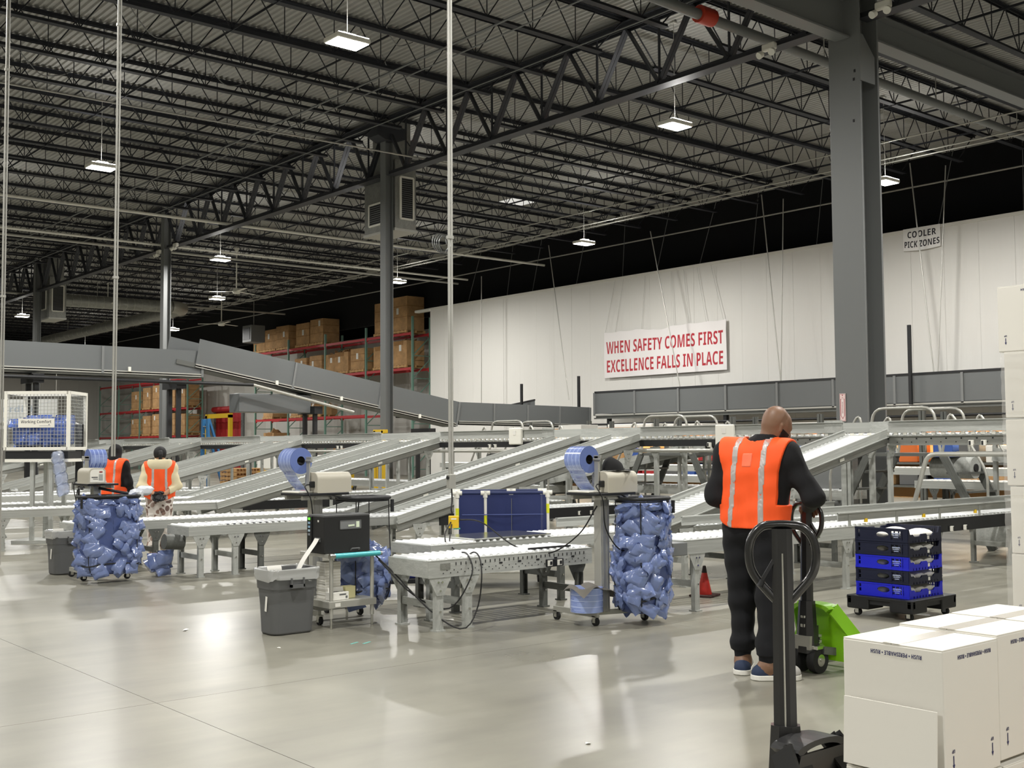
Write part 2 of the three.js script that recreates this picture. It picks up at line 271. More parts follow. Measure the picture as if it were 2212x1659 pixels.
// ---------------------------------------------------------------- columns and heavy beams
{
  const hcol = (name, label, x, z, w, d, tf, h, mat) => { // wide-flange column, flanges facing +-x
    const c = thing(name, label, 'column', [x, 0, z], 0, undefined, 'thing');
    part(c, 'flange', rb(tf, h, d, -w / 2 + tf / 2, h / 2, 0, 0.004), mat); part(c, 'flange', rb(tf, h, d, w / 2 - tf / 2, h / 2, 0, 0.004), mat);
    part(c, 'web', bx(w - 2 * tf, h, tf * 0.7, 0, h / 2, 0), mat); part(c, 'base_plate', bx(w + 0.2, 0.03, d + 0.2, 0, 0.015, 0), mat);
    return c;
  };
  const big = hcol('steel_column', 'huge grey built-up steel column with an extinguisher sign', 18.04, -11.7, 0.62, 0.64, 0.05, 10.3, M.steelPaint);
  part(big, 'cap_plate', rb(0.9, 0.04, 0.95, 0, 10.3, 0, 0.004), M.steelPaint);
  part(big, 'stiffener', extr([[0, 0], [0.46, 0], [0.46, 0.5], [0.1, 0.85], [0, 0.85]], 0.02), M.steelPaint).position.set(-0.33, 8.0, 0.33);
  for (const [y, n] of [[8.2, 0], [8.05, 1], [7.3, 2]]) part(big, 'bolt', bx(0.012, 0.05, 0.03, -0.316, y, 0.22 - 0.02 * n), M.black);
  const C2 = hcol('steel_column', 'grey steel column carrying the air handler', 18.04, -26.94, 0.27, 0.26, 0.02, 10.65, M.steelPaint);
  hcol('steel_column', 'grey steel column in front of the spiral duct elbow', 18.04, -42.18, 0.30, 0.30, 0.02, 10.65, M.steelPaint);
  hcol('steel_column', 'grey steel column beside the small air handler', 18.04, -57.42, 0.30, 0.30, 0.02, 10.65, M.steelPaint);
  hcol('steel_column', 'distant grey steel column past the small air handler', 18.04, -72.66, 0.30, 0.30, 0.02, 10.65, M.steelPaint);
  const cap = thing('column_bracket', 'dark bearing box where girders meet above the air handler column', 'bracket', [18.04, 0, -26.94]);
  part(cap, 'seat_plate', extr([[-0.45, 0.4], [0.45, 0.4], [0.45, 0.1], [0.2, 0], [-0.2, 0], [-0.45, 0.1]], 0.5, 0.01), M.girder).position.set(0, 10.2, -0.25);
  // crossing wide-flange beam along x through the huge column
  const beam = (label, z, y0, y1, xa, xb, bf) => {
    const b = thing('steel_beam', label, 'beam', [0, 0, z], 0, undefined, 'thing');
    part(b, 'web', bx(xb - xa, y1 - y0 - 0.06, 0.025, (xa + xb) / 2, (y0 + y1) / 2, 0), M.steelPaint);
    part(b, 'flange', rb(xb - xa, 0.035, bf, (xa + xb) / 2, y0 + 0.017, 0, 0.004), M.steelPaint); part(b, 'flange', rb(xb - xa, 0.035, bf, (xa + xb) / 2, y1 - 0.017, 0, 0.004), M.steelPaint);
    return b;
  };
  beam('heavy grey beam running into the huge column from the camera side', -11.7, 8.82, 9.55, 5, 17.7, 0.3);
  beam('heavy grey beam leaving the huge column towards the cooler wall', -11.7, 8.95, 9.48, 18.36, 33.3, 0.32);
  beam('heavy grey beam crossing the upper corner above the tall carton stack', -7.4, 9.0, 9.6, 12, 33.3, 0.35);
  // extinguisher arrow sign on the column
  const es = canvasTex(64, 256, (c, w, h) => { c.fillStyle = '#f3dcd8'; c.fillRect(0, 0, w, h); c.strokeStyle = '#a03038'; c.lineWidth = 3; c.strokeRect(3, 3, w - 6, h - 6); c.fillStyle = '#a03038'; c.beginPath(); c.moveTo(22, 10); c.lineTo(42, 10); c.lineTo(32, 22); c.fill(); c.font = 'bold 9px sans-serif'; c.textAlign = 'center'; c.fillText('FIRE', 32, 38);
    c.fillRect(10, 48, 44, 160); c.beginPath(); c.moveTo(10, 205); c.lineTo(54, 205); c.lineTo(32, 236); c.fill(); c.fillStyle = '#f6e6e2'; c.fillRect(16, 50, 32, 158); c.beginPath(); c.moveTo(16, 206); c.lineTo(48, 206); c.lineTo(32, 228); c.fill(); c.save(); c.translate(32, 130); c.rotate(Math.PI / 2); c.fillStyle = '#8a4046'; c.font = 'bold 15px sans-serif'; c.fillText('EXTINGUISHER', 0, 5); c.restore(); });
  const sg = thing('extinguisher_sign', 'narrow white sign with a red down arrow on the huge column', 'sign', [17.715, 2.17, -11.87]);
  part(sg, 'plate', bx(0.006, 0.5, 0.125), M.white);
  { const m = part(sg, 'print', rot(plane(0.12, 0.49), 0, -Math.PI / 2, 0), std(0xffffff, 0.5, 0, { map: es })); m.position.x = -0.005; }
  const yg = thing('column_guard', 'yellow steel guard rail around the foot of the air handler column', 'column guard', [17.6, 0, -26.5]);
  for (const z of [-0.33, 0.05]) part(yg, 'post', rb(0.1, 1.98, 0.1, 0, 0.99, z, 0.01), M.yellow);
  part(yg, 'rail', rb(0.1, 0.1, 0.6, 0, 1.95, -0.1, 0.01), M.yellow); part(yg, 'rail', rb(0.1, 0.1, 0.6, 0, 1.55, -0.1, 0.01), M.yellow);
}

// ---------------------------------------------------------------- lamps
{
  const gHouse = merge([rb(LAMP_W + 0.06, 0.09, LAMP_D + 0.06, 0, LAMP_Y + 0.055, 0, 0.02, 2), rb(0.3, 0.08, 0.2, 0, LAMP_Y + 0.14, 0, 0.02)]);
  const gLens = bx(LAMP_W, 0.012, LAMP_D, 0, LAMP_Y + 0.006, 0), gRod = merge([cyl([0, LAMP_Y + 0.17, 0], [0, 10.98, 0], 0.008, 5), bx(0.12, 0.04, 0.12, 0, 10.97, 0)]);
  const gSlot = bx(LAMP_W, 0.008, 0.08, 0, LAMP_Y + 0.104, LAMP_D / 2 - 0.02), mLens = std(0xffffff, 0.4, 0, { emissive: LAMP_COLOR, emissiveIntensity: LAMP_GLOW });
  const lamp = (x, z, label, y = LAMP_Y) => {
    const t = thing('high_bay_light', label, 'light', [x, y - LAMP_Y, z], 0);
    part(t, 'housing', gHouse, M.whitePlastic); part(t, 'lens', gLens, mLens); part(t, 'hanger', gRod, M.conduit); part(t, 'uplight_slot', gSlot, mLens);
    const l = new THREE.RectAreaLight(LAMP_COLOR, LAMP_L, LAMP_W, LAMP_D); l.position.set(0, LAMP_Y - 0.012, 0); l.rotation.x = -Math.PI / 2; t.add(l);
    const u = new THREE.RectAreaLight(LAMP_COLOR, LAMP_L * 0.22, LAMP_W, 0.08); u.position.set(0, LAMP_Y + 0.115, LAMP_D / 2 - 0.02); u.rotation.x = Math.PI / 2; t.add(u);
    return t;
  };
  lamp(10.55, -17, 'biggest high bay light, glowing near the top edge of the view');
  lamp(19.0, -16.9, 'high bay light beyond the girder, above the safety banner side');
  lamp(10.5, -28.6, 'high bay light behind the white drop conduit of the rear packing station');
  lamp(19.2, -39.9, 'high bay light just beyond the spiral duct column, upper of the pair');
  lamp(27.65, -28.9, 'high bay light hanging before the dark strip above the cooler wall');
  lamp(27.8, -40.7, 'high bay light beside the air handler column, over the carton rack');
  lamp(27.6, -17, 'high bay light peeking out beside the huge column');
  lamp(19.15, -63.4, 'high bay light by the small air handler at the far side');
  lamp(24.15, -50.5, 'high bay light hung lower, below its twin past the duct elbow');
  lamp(28.4, -65.3, 'small distant high bay light touching the spiral duct column');
  lamp(19.1, -28.8, 'high bay light hidden behind the air handler');
  const off = 'high bay light outside the picture, over the near floor';
  for (const [x, z] of [[2, -5.2], [2, -17], [2, -28.8], [-6.6, -5.2], [-6.6, -17], [10.55, -5.2], [19.1, -5.2], [27.7, -5.2], [2, 6.6], [10.55, 6.6], [-6.6, 6.6], [10.5, -40.5], [2, -40.5], [10.5, -52.2], [10.5, -64], [10.5, -78], [19.1, -78], [28.4, -80]]) { const t = lamp(x, z, off); t.userData.group = 'lights outside the picture'; }
}

// ---------------------------------------------------------------- things hanging in the roof
{
  const galv = M.galv;
  const hv = (label, x0, x1, z0, z1, y0, y1, faces) => {
    const t = thing('air_handler', label, 'air handler', [(x0 + x1) / 2, 0, (z0 + z1) / 2]); const w = x1 - x0, d = z1 - z0;
    part(t, 'casing', rb(w, 2.0, d, 0, y0 + 1.0, 0, 0.01), galv); part(t, 'duct', bx(w * 0.9, y1 - y0 - 2, d * 0.62, 0, (y0 + 2 + y1) / 2, d * 0.05), galv);
    part(t, 'bottom_pan', rb(w + 0.06, 0.08, d + 0.06, 0, y0 - 0.02, 0, 0.01), M.alu);
    const lv = (cx, cy, cz, ww, hh, ax) => { const g = new THREE.Group(); g.name = 'louver'; t.add(g); const q = ax === 'x';
      const F = (a, b, c, dd) => q ? bx(0.05, b, a, 0, c, dd) : bx(a, b, 0.05, dd, c, 0);
      mesh('frame', merge([F(0.05, hh, 0, -ww / 2), F(0.05, hh, 0, ww / 2), F(ww, 0.05, hh / 2, 0), F(ww, 0.05, -hh / 2, 0)]), M.whitePlastic, g);
      mesh('backing', q ? bx(0.01, hh, ww) : bx(ww, hh, 0.01), M.black, g);
      const n = Math.round(hh / 0.06); for (let i = 0; i < n; i++) { const b = q ? bx(0.04, 0.008, ww - 0.06) : bx(ww - 0.06, 0.008, 0.04); b.rotateX(q ? 0 : 0.6); if (q) b.rotateZ(-0.6); const m = mesh('louver_blade', b, M.steelPaint, g); m.position.y = -hh / 2 + (i + 0.5) * hh / n; }
      g.position.set(cx, cy, cz); };
    for (const f of faces) lv(...f);
    return t;
  };
  hv('big galvanised air handler with louvred faces hanging behind its column', 18.2, 18.92, -28.35, -26.75, 7.72, 10.95, [[0.03, 8.62, 0.82, 0.44, 1.2, 'z'], [-0.385, 8.25, -0.15, 0.7, 0.62, 'x']]);
  hv('small galvanised air handler at the start of the spiral duct', 18.35, 19.15, -58.3, -56.6, 7.9, 10.9, [[0.0, 8.85, 0.87, 0.55, 1.25, 'z'], [-0.42, 8.9, 0, 0.8, 1.1, 'x']]);
  const uh = thing('unit_heater', 'dark box heater hanging over the far rack end', 'heater', [31.5, 8.2, -61]);
  part(uh, 'casing', rb(0.9, 1.0, 1.1, 0, 0, 0, 0.03), M.steelPaint); part(uh, 'hanger', cyl([0, 0.5, 0], [0, 2.7, 0], 0.02, 6), M.conduit); part(uh, 'grille', bx(0.02, 0.7, 0.8, -0.46, 0, 0), M.black);
  // spiral ducts
  const seam = (a, b, n, r) => { const g = []; a = A3(a); b = A3(b); const d = b.clone().sub(a); for (let i = 0; i <= n; i++) { const t = new THREE.TorusGeometry(r, 0.012, 5, 20); t.applyQuaternion(new THREE.Quaternion().setFromUnitVectors(V3(0, 0, 1), d.clone().normalize())); const p = a.clone().addScaledVector(d, i / n); g.push(tr(t, p.x, p.y, p.z)); } return merge(g); };
  const du = thing('spiral_duct', 'fat galvanised spiral duct that turns at a bright elbow', 'duct', [0, 0, 0]);
  const pe = []; for (let k = 0; k <= 8; k++) { const a = k / 8 * Math.PI / 2; pe.push([24.9 + 0.95 * Math.sin(a), 8.98, -57.5 - 0.95 * (1 - Math.cos(a))]); }
  part(du, 'duct_run', cyl([19.15, 8.9, -57.5], [24.9, 8.98, -57.5], 0.31, 20), M.galv); part(du, 'elbow', tube(pe, 0.32, 20, 16), M.alu); part(du, 'duct_run', cyl([25.85, 8.98, -58.4], [25.85, 8.98, -90], 0.31, 20), M.galv);
  part(du, 'seam', merge([seam([19.3, 8.9, -57.5], [24.8, 8.98, -57.5], 14, 0.31), seam([25.85, 8.98, -58.6], [25.85, 8.98, -80], 26, 0.31)]), M.alu);
  for (const [x, z] of [[21, -57.5], [25.85, -66], [25.85, -76]]) part(du, 'hanger_strap', cyl([x, 9.2, z], [x, 10.95, z], 0.015, 5), M.conduit);
  // sprinkler main with red coupling, and conduits
  const sp = thing('sprinkler_main', 'fat grey sprinkler pipe passing behind the huge column with a red coupling', 'pipe', [0, 0, -14]);
  part(sp, 'pipe', cyl([12, 9.72, 0], [33.2, 9.5, 0], 0.1, 14), M.steelPaint); part(sp, 'coupling', cyl([16.45, 9.69, 0], [16.85, 9.69, 0], 0.17, 12), std(hex(0xb5371f), 0.5), 'red pipe coupling');
  for (const x of [20.5, 25, 29]) part(sp, 'hanger', cyl([x, 9.6, 0], [x, 10.95, 0], 0.012, 5), M.conduit);
  const run = (label, a, b, r, m = M.conduit) => single('conduit_run', label, 'conduit', cyl(a, b, r, 8), m);
  run('long white pipe through the girder, middle of the three crossing pipes', [-2, 9.4, -37], [33, 9.4, -37], 0.05, M.whitePlastic);
  run('thin pale conduit strung under the joists ahead of the air handler', [0, 9.42, -25.9], [19.2, 9.42, -25.3], 0.022);
  run('white pipe passing the spiral duct column, lowest of the crossing pipes', [0, 9.4, -42.45], [33, 9.4, -42.45], 0.045, M.whitePlastic);
  run('second white pipe just beyond the lowest crossing pipe', [0, 9.3, -43.2], [33, 9.3, -43.2], 0.05);
  run('pale pipe far beyond the duct', [0, 9.4, -60], [33, 9.4, -60], 0.05);
  run('bright conduit along the roof above the banner, upper', [28.2, 9.42, 4], [28.2, 9.42, -60], 0.02, M.alu); run('bright conduit along the roof above the banner, lower', [28.55, 9.4, 4], [28.55, 9.4, -60], 0.02, M.alu); run('bright conduit along the roof close to the light row', [26.6, 9.42, 4], [26.6, 9.42, -60], 0.018, M.alu);
  run('dull conduit running away along the joists, upper of two', [14.1, 9.85, -12], [14.1, 9.85, -80], 0.02, M.steelPaint); run('dull conduit running away along the joists, lower of two', [14.5, 9.82, -12], [14.5, 9.82, -80], 0.016, M.steelPaint);
  run('grey conduit along the dark strip over the cooler', [33.9, 9.9, 4], [33.9, 9.9, -90], 0.03); run('dull conduit beside the girder top chord', [16.2, 9.85, -12], [16.2, 9.85, -60], 0.014, M.steelPaint);
  // looped cables under the deck
  let ci = 0; for (const [x, z] of [[6.6, -18.6], [8.6, -15.6], [8.4, -22], [12.6, -19.2], [11, -24], [14.6, -22], [7.4, -26]]) { const p = []; for (let k = 0; k <= 6; k++) p.push([x + k * 0.34 + rr(-0.05, 0.05), 10.15 + 0.5 * Math.abs(k / 3 - 1) ** 1.5, z - k * 0.28]); single('roof_cable', 'grey cable sagging between roof joists, ' + ['first', 'second', 'third', 'fourth', 'fifth', 'sixth', 'seventh'][ci++] + ' loop from the camera', 'cable', tube(p, 0.012, 5), M.steelPaint); }
  { const p = []; for (let k = 0; k < 40; k++) { const a = k * 0.62; p.push([20.0 + 0.28 * Math.cos(a) + 0.01 * k, 7.55 + 0.28 * Math.sin(a), -27.1 - 0.003 * k]); } single('cable_coil', 'coil of grey cable hanging below the air handler', 'cable', tube(p, 0.014, 5, 160), M.steelPaint); }
  // twin-head emergency lights
  const em = (x, y, z, label) => { const t = thing('emergency_light', label, 'emergency light', [x, y, z]); part(t, 'body', rb(0.12, 0.14, 0.3, 0, 0, 0, 0.03, 2), M.whitePlastic); for (const s of [-1, 1]) part(t, 'lamp_head', rot(cyl([-0.06, -0.12, s * 0.13], [-0.14, -0.17, s * 0.15], 0.06, 12, 0.07)), M.whitePlastic); return t; };
  em(17.85, 9.2, -13.43, 'white twin-head emergency light under the girder before the huge column'); em(17.85, 9.27, -10.95, 'white twin-head emergency light at the top of the huge column'); em(17.8, 9.1, -42.3, 'white emergency light clamped on the spiral duct column'); em(17.8, 9.15, -40.75, 'white emergency light under the girder ahead of the spiral duct column');
  // ceiling fans
  const fan = (x, y, z, label) => { const t = thing('ceiling_fan', label, 'fan', [x, y, z]); part(t, 'motor', lathe([[0.001, -0.12], [0.16, -0.1], [0.2, 0], [0.14, 0.1], [0.03, 0.16], [0.001, 0.16]], 16), M.whitePlastic); part(t, 'rod', cyl([0, 0.1, 0], [0, 10.9 - y, 0], 0.03, 8), M.whitePlastic); part(t, 'canopy_cup', lathe([[0.001, 0], [0.04, 0], [0.14, 0.2], [0.001, 0.2]], 12), M.whitePlastic).position.y = 10.75 - y; for (let k = 0; k < 3; k++) { const b = part(t, 'fan_blade', bx(1.1, 0.015, 0.16, 0.72, 0, 0), M.whitePlastic); b.rotation.set(0, k * 2.094 + 0.4, 0); } };
  fan(24.6, 8.9, -49.4, 'white ceiling fan beyond the duct elbow, upper of two'); fan(28.1, 8.35, -58.2, 'white ceiling fan hanging low near the small distant light'); fan(21.8, 8.9, -58.2, 'white ceiling fan behind the small air handler');
  // thin rods holding the cooler-side conveyor
  const rod = (a, b, label) => single('hanger_rod', label, 'hanger rod', cyl(a, b, 0.02, 6), M.conduit);
  rod([32, 9.97, -35.6], [31.6, 3.4, -34.0], 'steel hanger rod leaning down to the cooler-side conveyor end'); rod([32, 9.2, -40.15], [32, 3.1, -40.2], 'plumb steel hanger rod before the cooler wall end'); rod([32, 9.7, -29.78], [31.8, 3.6, -28.2], 'steel hanger rod crossing the safety banner'); rod([32, 10.2, -24.52], [31.8, 3.6, -23.7], 'leaning hanger rod of the pair just beside the huge column'); rod([32, 9.9, -23.61], [31.8, 3.6, -23.7], 'plumb hanger rod of the pair just beside the huge column'); rod([32, 10.2, -18.85], [31.8, 3.5, -18.1], 'leaning hanger rod crossing the cooler zone sign'); rod([32, 9.9, -17.67], [31.8, 3.5, -18.0], 'plumb hanger rod past the cooler zone sign');
  for (let k = 0; k < 12; k++) single('roof_hanger', 'thin rod hanging in the dark strip above the cooler wall', 'hanger rod', cyl([33.6, 8.4, -16 - k * 2.4 - rr(0, 1)], [33.6, 10.9, -16 - k * 2.4 + rr(-0.3, 0.3)], 0.012, 5), M.steelPaint, 'rods in the dark strip above the cooler');
  // banner and cooler sign on the wall
  const bt = canvasTex(1536, 480, (c, w, h) => { c.fillStyle = '#eae6e4'; c.fillRect(0, 0, w, h); c.fillStyle = '#b3202e'; c.textAlign = 'left'; const line = (s, y, size) => { c.save(); c.font = `bold ${size}px sans-serif`; const m = c.measureText(s).width; c.translate(28, y); c.scale((w - 62) / m, 1); c.fillText(s, 0, 0); c.restore(); }; line('WHEN SAFETY COMES FIRST', 228, 178); line('EXCELLENCE FALLS IN PLACE', 424, 178); });
  const bn = thing('safety_banner', 'white vinyl banner with red safety slogan on the cooler wall', 'banner', [33.24, 4.30, -33.55]);
  const W = 6.4, H = 1.88;
  part(bn, 'sheet', grid(90, 30, (u, v) => { const gr = Math.exp(-((1 - v) / 0.16)); const sag = 0.035 * Math.abs(Math.sin(u * Math.PI * 7)) * gr; return [-0.05 - 0.035 * (1 - v) * Math.sin(u * 3.1) - 0.018 * Math.sin(u * 44) * gr - 0.01 * Math.sin(u * 29 + v * 5), v * H - sag - (u > 0.34 && u < 0.6 ? 0.09 * Math.sin((u - 0.34) / 0.26 * Math.PI) * gr : 0), u * W]; }), std(0xffffff, 0.5, 0, { map: bt }));
  for (const u of [0.01, 0.1, 0.33, 0.6, 0.72, 0.85, 0.98]) part(bn, 'tie_cord', cyl([-0.04, H - 0.02, u * W], [-0.02, H + 2.1, u * W + (u - 0.5) * -1.2], 0.007, 4), M.conduit);
  const ct = canvasTex(512, 288, (c, w, h) => { c.fillStyle = '#f0eeea'; c.fillRect(0, 0, w, h); c.fillStyle = '#1c1b22'; c.textAlign = 'center'; c.font = 'bold 112px sans-serif'; c.fillText('COOLER', w / 2, 122, 400); c.fillText('PICK ZONES', w / 2, 246, 492); });
  const cs = thing('cooler_sign', 'white sheet sign reading cooler pick zones at the wall top', 'sign', [33.26, 7.72, -19.88]);
  part(cs, 'sheet', grid(20, 8, (u, v) => [-0.02 - 0.06 * (1 - v) * Math.sin(u * Math.PI), v * 0.70 - 0.05 * Math.sin(u * Math.PI) * (1 - v), u * 1.29]), std(0xffffff, 0.5, 0, { map: ct }));
}

// ---------------------------------------------------------------- roller conveyors
const rollerGeo = {};
const rollerG = (w, r) => rollerGeo[w + '_' + r] ??= merge([cyl([0, 0, -w / 2], [0, 0, w / 2], r, 12), cyl([0, 0, -w / 2 - 0.02], [0, 0, w / 2 + 0.02], r * 0.35, 6)]);
const bracketPts = [[-0.11, 0], [0.11, 0], [0.10, -0.05], [0.035, -0.17], [-0.035, -0.17], [-0.10, -0.05]];
function addLegs(t, x, yTop, zs, mat, cross = true, w = 0.06) { // a pair of channel legs with gusset brackets and a cross brace
  for (const [i, z] of zs.entries()) {
    const s = i ? -1 : 1;
    const l = part(t, 'leg', merge([bx(w, yTop - 0.1, 0.006, x, (yTop - 0.1) / 2, z + s * 0.02), bx(0.006, yTop - 0.1, 0.045, x - w / 2, (yTop - 0.1) / 2, z), bx(0.006, yTop - 0.1, 0.045, x + w / 2, (yTop - 0.1) / 2, z), bx(w + 0.02, 0.012, 0.09, x, 0.006, z)]), mat);
    const b = extr(bracketPts, 0.006); b.translate(x, yTop, z + s * 0.026); mesh('gusset_bracket', b, mat, l);
    mesh('bolt', merge([[-0.02, -0.06], [0.02, -0.06], [0, -0.13], [0, -0.3]].map(([a, q]) => rot(new THREE.CylinderGeometry(0.009, 0.009, 0.012, 6), Math.PI / 2).translate(x + a, yTop + q, z + s * 0.034))), M.chrome, l);
  }
  if (cross && zs.length > 1) part(t, 'cross_brace', bx(0.03, 0.06, Math.abs(zs[0] - zs[1]), x, yTop * 0.45, (zs[0] + zs[1]) / 2), mat);
}
function conveyor(o) { // along local x from 0 to L, centred on z = 0
  const { name = 'roller_conveyor', label, x, z, L, W, h, fh = 0.13, pitch = 0.078, r = 0.023, legs = [], mat = M.conv, legMat = M.conv, turn = 0, slots = false, rollers = true, skirt, x0 = 0 } = o;
  const t = thing(name, label, 'conveyor', [x, 0, z], turn, o.group);
  for (const s of [1, -1]) { part(t, 'side_rail', merge([bx(L, fh, 0.008, L / 2, h - fh / 2, s * W / 2), bx(L, 0.006, 0.035, L / 2, h, s * (W / 2 - 0.012)), bx(L, 0.006, 0.035, L / 2, h - fh, s * (W / 2 - 0.012))]), mat); }
  if (slots) { const g = []; for (let q = 0.28; q < L - 0.1; q += 0.052) g.push(bx(0.008, 0.024, 0.004, q, h - 0.035, W / 2 + 0.0045)); for (let q = 0.15, k = 0; q < L - 0.05; q += 0.037, k++) g.push(bx(0.008, 0.007, 0.004, q, h - fh + 0.03 + 0.022 * (k % 2), W / 2 + 0.0045)); for (let q = 0.55; q < L - 0.2; q += 0.21) g.push(bx(0.035, 0.014, 0.004, q, h - 0.06, W / 2 + 0.0045)); part(t, 'slot', merge(g), M.black).userData.kind = 'stuff'; }
  if (rollers) { const g = rollerG(+(W - 0.06).toFixed(3), r); const n = Math.min(300, Math.floor(L / pitch)); for (let i = 0; i < n; i++) { const m = part(t, 'roller', g, M.roller); m.position.set((i + 0.5) * L / n, h - r * 0.1, 0); } }
  else part(t, 'belt', bx(L, 0.012, W - 0.05, L / 2, h - 0.01, 0), o.beltMat || M.rubber);
  part(t, 'end_plate', bx(0.006, fh, W, 0, h - fh / 2, 0), mat); part(t, 'end_plate', bx(0.006, fh, W, L, h - fh / 2, 0), mat);
  for (const q of legs) addLegs(t, q, h - fh + 0.02, [W / 2 - 0.03, -W / 2 + 0.03], legMat, true, o.legW);
  if (skirt) part(t, 'side_cover', bx(skirt[1] - skirt[0], 0.15, 0.02, (skirt[0] + skirt[1]) / 2, h - 0.075 - (o.skirtDrop || 0), W / 2 + 0.015), M.black, 'black side cover');
  return t;
}
const photoEyes = (t, pts) => { for (const [x, y, z] of pts) { const p = part(t, 'sensor', rb(0.045, 0.06, 0.03, x, y, z, 0.005), M.whitePlastic); mesh('sensor_lens', bx(0.022, 0.05, 0.032, x + 0.012, y, z + 0.001), M.black, p); } };
{
  // front lane
  const fc = conveyor({ label: 'short roller conveyor behind the printer table, its side rail full of slots', x: 5.49, z: -7.885, L: 1.84, W: 0.57, h: 0.575, legs: [0.12, 0.42], slots: true, fh: 0.135, legW: 0.07 });
  addLegs(fc, 1.72, 0.46, [-0.25, 0.24], M.convDark); part(fc, 'dark_guard', bx(0.5, 0.02, 0.02, 1.4, 0.6, 0.2), M.black);
  { const p = part(fc, 'switch_box', rb(0.2, 0.065, 0.02, 1.37, 0.475, 0.3, 0.004), M.black); for (const q of [-0.065, 0.05]) mesh('switch_plate', merge([bx(0.055, 0.05, 0.004, 1.37 + q, 0.475, 0.312)]), M.whitePlastic, p); for (const q of [-0.055, 0.06]) mesh('switch_button', bx(0.022, 0.03, 0.008, 1.37 + q, 0.475, 0.314), M.black, p); }
  part(fc, 'plate', bx(0.1, 0.05, 0.003, 0.17, 0.525, 0.291), M.galv);
  const rc = conveyor({ label: 'long takeaway roller conveyor running behind the crate dolly', x: 7.85, z: -7.22, L: 7.2, W: 0.55, h: 0.645, legs: [0.18, 2.55, 4.35, 6.1], pitch: 0.09, skirt: [3.35, 7.2], fh: 0.12 });
  part(rc, 'end_cover', rb(0.2, 0.12, 0.57, -0.06, 0.575, 0, 0.01), M.steelPaint); part(rc, 'side_guard', merge([bx(4.8, 0.085, 0.012, 4.8, 0.75, 0.26), bx(4.8, 0.012, 0.04, 4.8, 0.79, 0.27)]), M.conv); part(rc, 'side_guard', merge([bx(6.6, 0.085, 0.012, 3.9, 0.77, -0.28), bx(6.6, 0.012, 0.04, 3.9, 0.81, -0.28)]), M.conv);
  for (let k = 0; k < 6; k++) part(rc, 'guard_bracket', bx(0.04, 0.16, 0.01, 2.6 + k * 0.9, 0.69, 0.268), M.conv);
  photoEyes(rc, [[4.55, 0.53, 0.33], [4.85, 0.53, 0.33], [6.6, 0.53, 0.33]]);
  for (const q of [2.9, 4.05, 5.2]) part(rc, 'marker_light', cyl([q, 0.68, 0.27], [q, 0.72, 0.27], 0.02, 8), M.yellow);
  const rl = conveyor({ label: 'second lane roller conveyor under the end of the roller chute, mirror-bright plates on top', x: 6.05, z: -8.65, L: 6.85, W: 0.62, h: 0.62, legs: [0.3, 1.6, 4.2, 6.2], pitch: 0.08, fh: 0.09, legMat: M.convDark });
  part(rl, 'slider_plate', bx(0.95, 0.012, 0.56, 1.0, 0.65, 0.0), M.chrome, 'shiny slider plate');
  part(rl, 'side_guard', merge([bx(5.0, 0.09, 0.012, 4.6, 0.70, -0.33), bx(5.0, 0.012, 0.04, 4.6, 0.745, -0.33)]), M.conv);
  const lb = M.conv;
  const B1 = conveyor({ label: 'middle takeaway conveyor between the rear bag and the printer, first lane', x: 5.72, z: -12.95, L: 7.2, W: 0.6, h: 0.59, legs: [0.16, 0.6, 4.2, 6.5], pitch: 0.085, skirt: [3.6, 7.2], fh: 0.1 });
  addLegs(B1, 0.95, 0.5, [0.25, -0.25], M.convDark); photoEyes(B1, [[6.2, 0.5, 0.33], [6.45, 0.5, 0.33]]);
  part(B1, 'drive_motor', rot(cyl([0.05, 0.4, 0.02], [-0.18, 0.42, 0.02], 0.09, 14)), M.convDark); part(B1, 'slider_plate', bx(0.9, 0.012, 0.5, 0.9, 0.602, 0), M.chrome);
  conveyor({ label: 'middle takeaway conveyor between the rear bag and the printer, second lane', x: 4.9, z: -14.3, L: 8.0, W: 0.6, h: 0.6, legs: [0.3, 1.0, 3.6, 6.4], pitch: 0.085, fh: 0.1, legMat: M.convDark });
  conveyor({ label: 'far takeaway conveyor behind the bin, first lane', x: 4.4, z: -18.25, L: 8.6, W: 0.6, h: 0.6, legs: [0.8, 1.9, 4.6, 7], pitch: 0.09, skirt: [4.4, 8.4], fh: 0.11 });
  conveyor({ label: 'far takeaway conveyor behind the bin, second lane', x: 4.6, z: -19.65, L: 8.4, W: 0.6, h: 0.62, legs: [1.0, 2.4, 5.6], pitch: 0.09, fh: 0.11 });
  conveyor({ label: 'distant takeaway conveyor under the third pair of chutes, first lane', x: 5.2, z: -23.55, L: 8, W: 0.6, h: 0.6, legs: [1, 4, 7], pitch: 0.1, fh: 0.12 });
  conveyor({ label: 'distant takeaway conveyor under the third pair of chutes, second lane', x: 5.2, z: -24.9, L: 8, W: 0.6, h: 0.6, legs: [1, 4, 7], pitch: 0.1, fh: 0.12 });

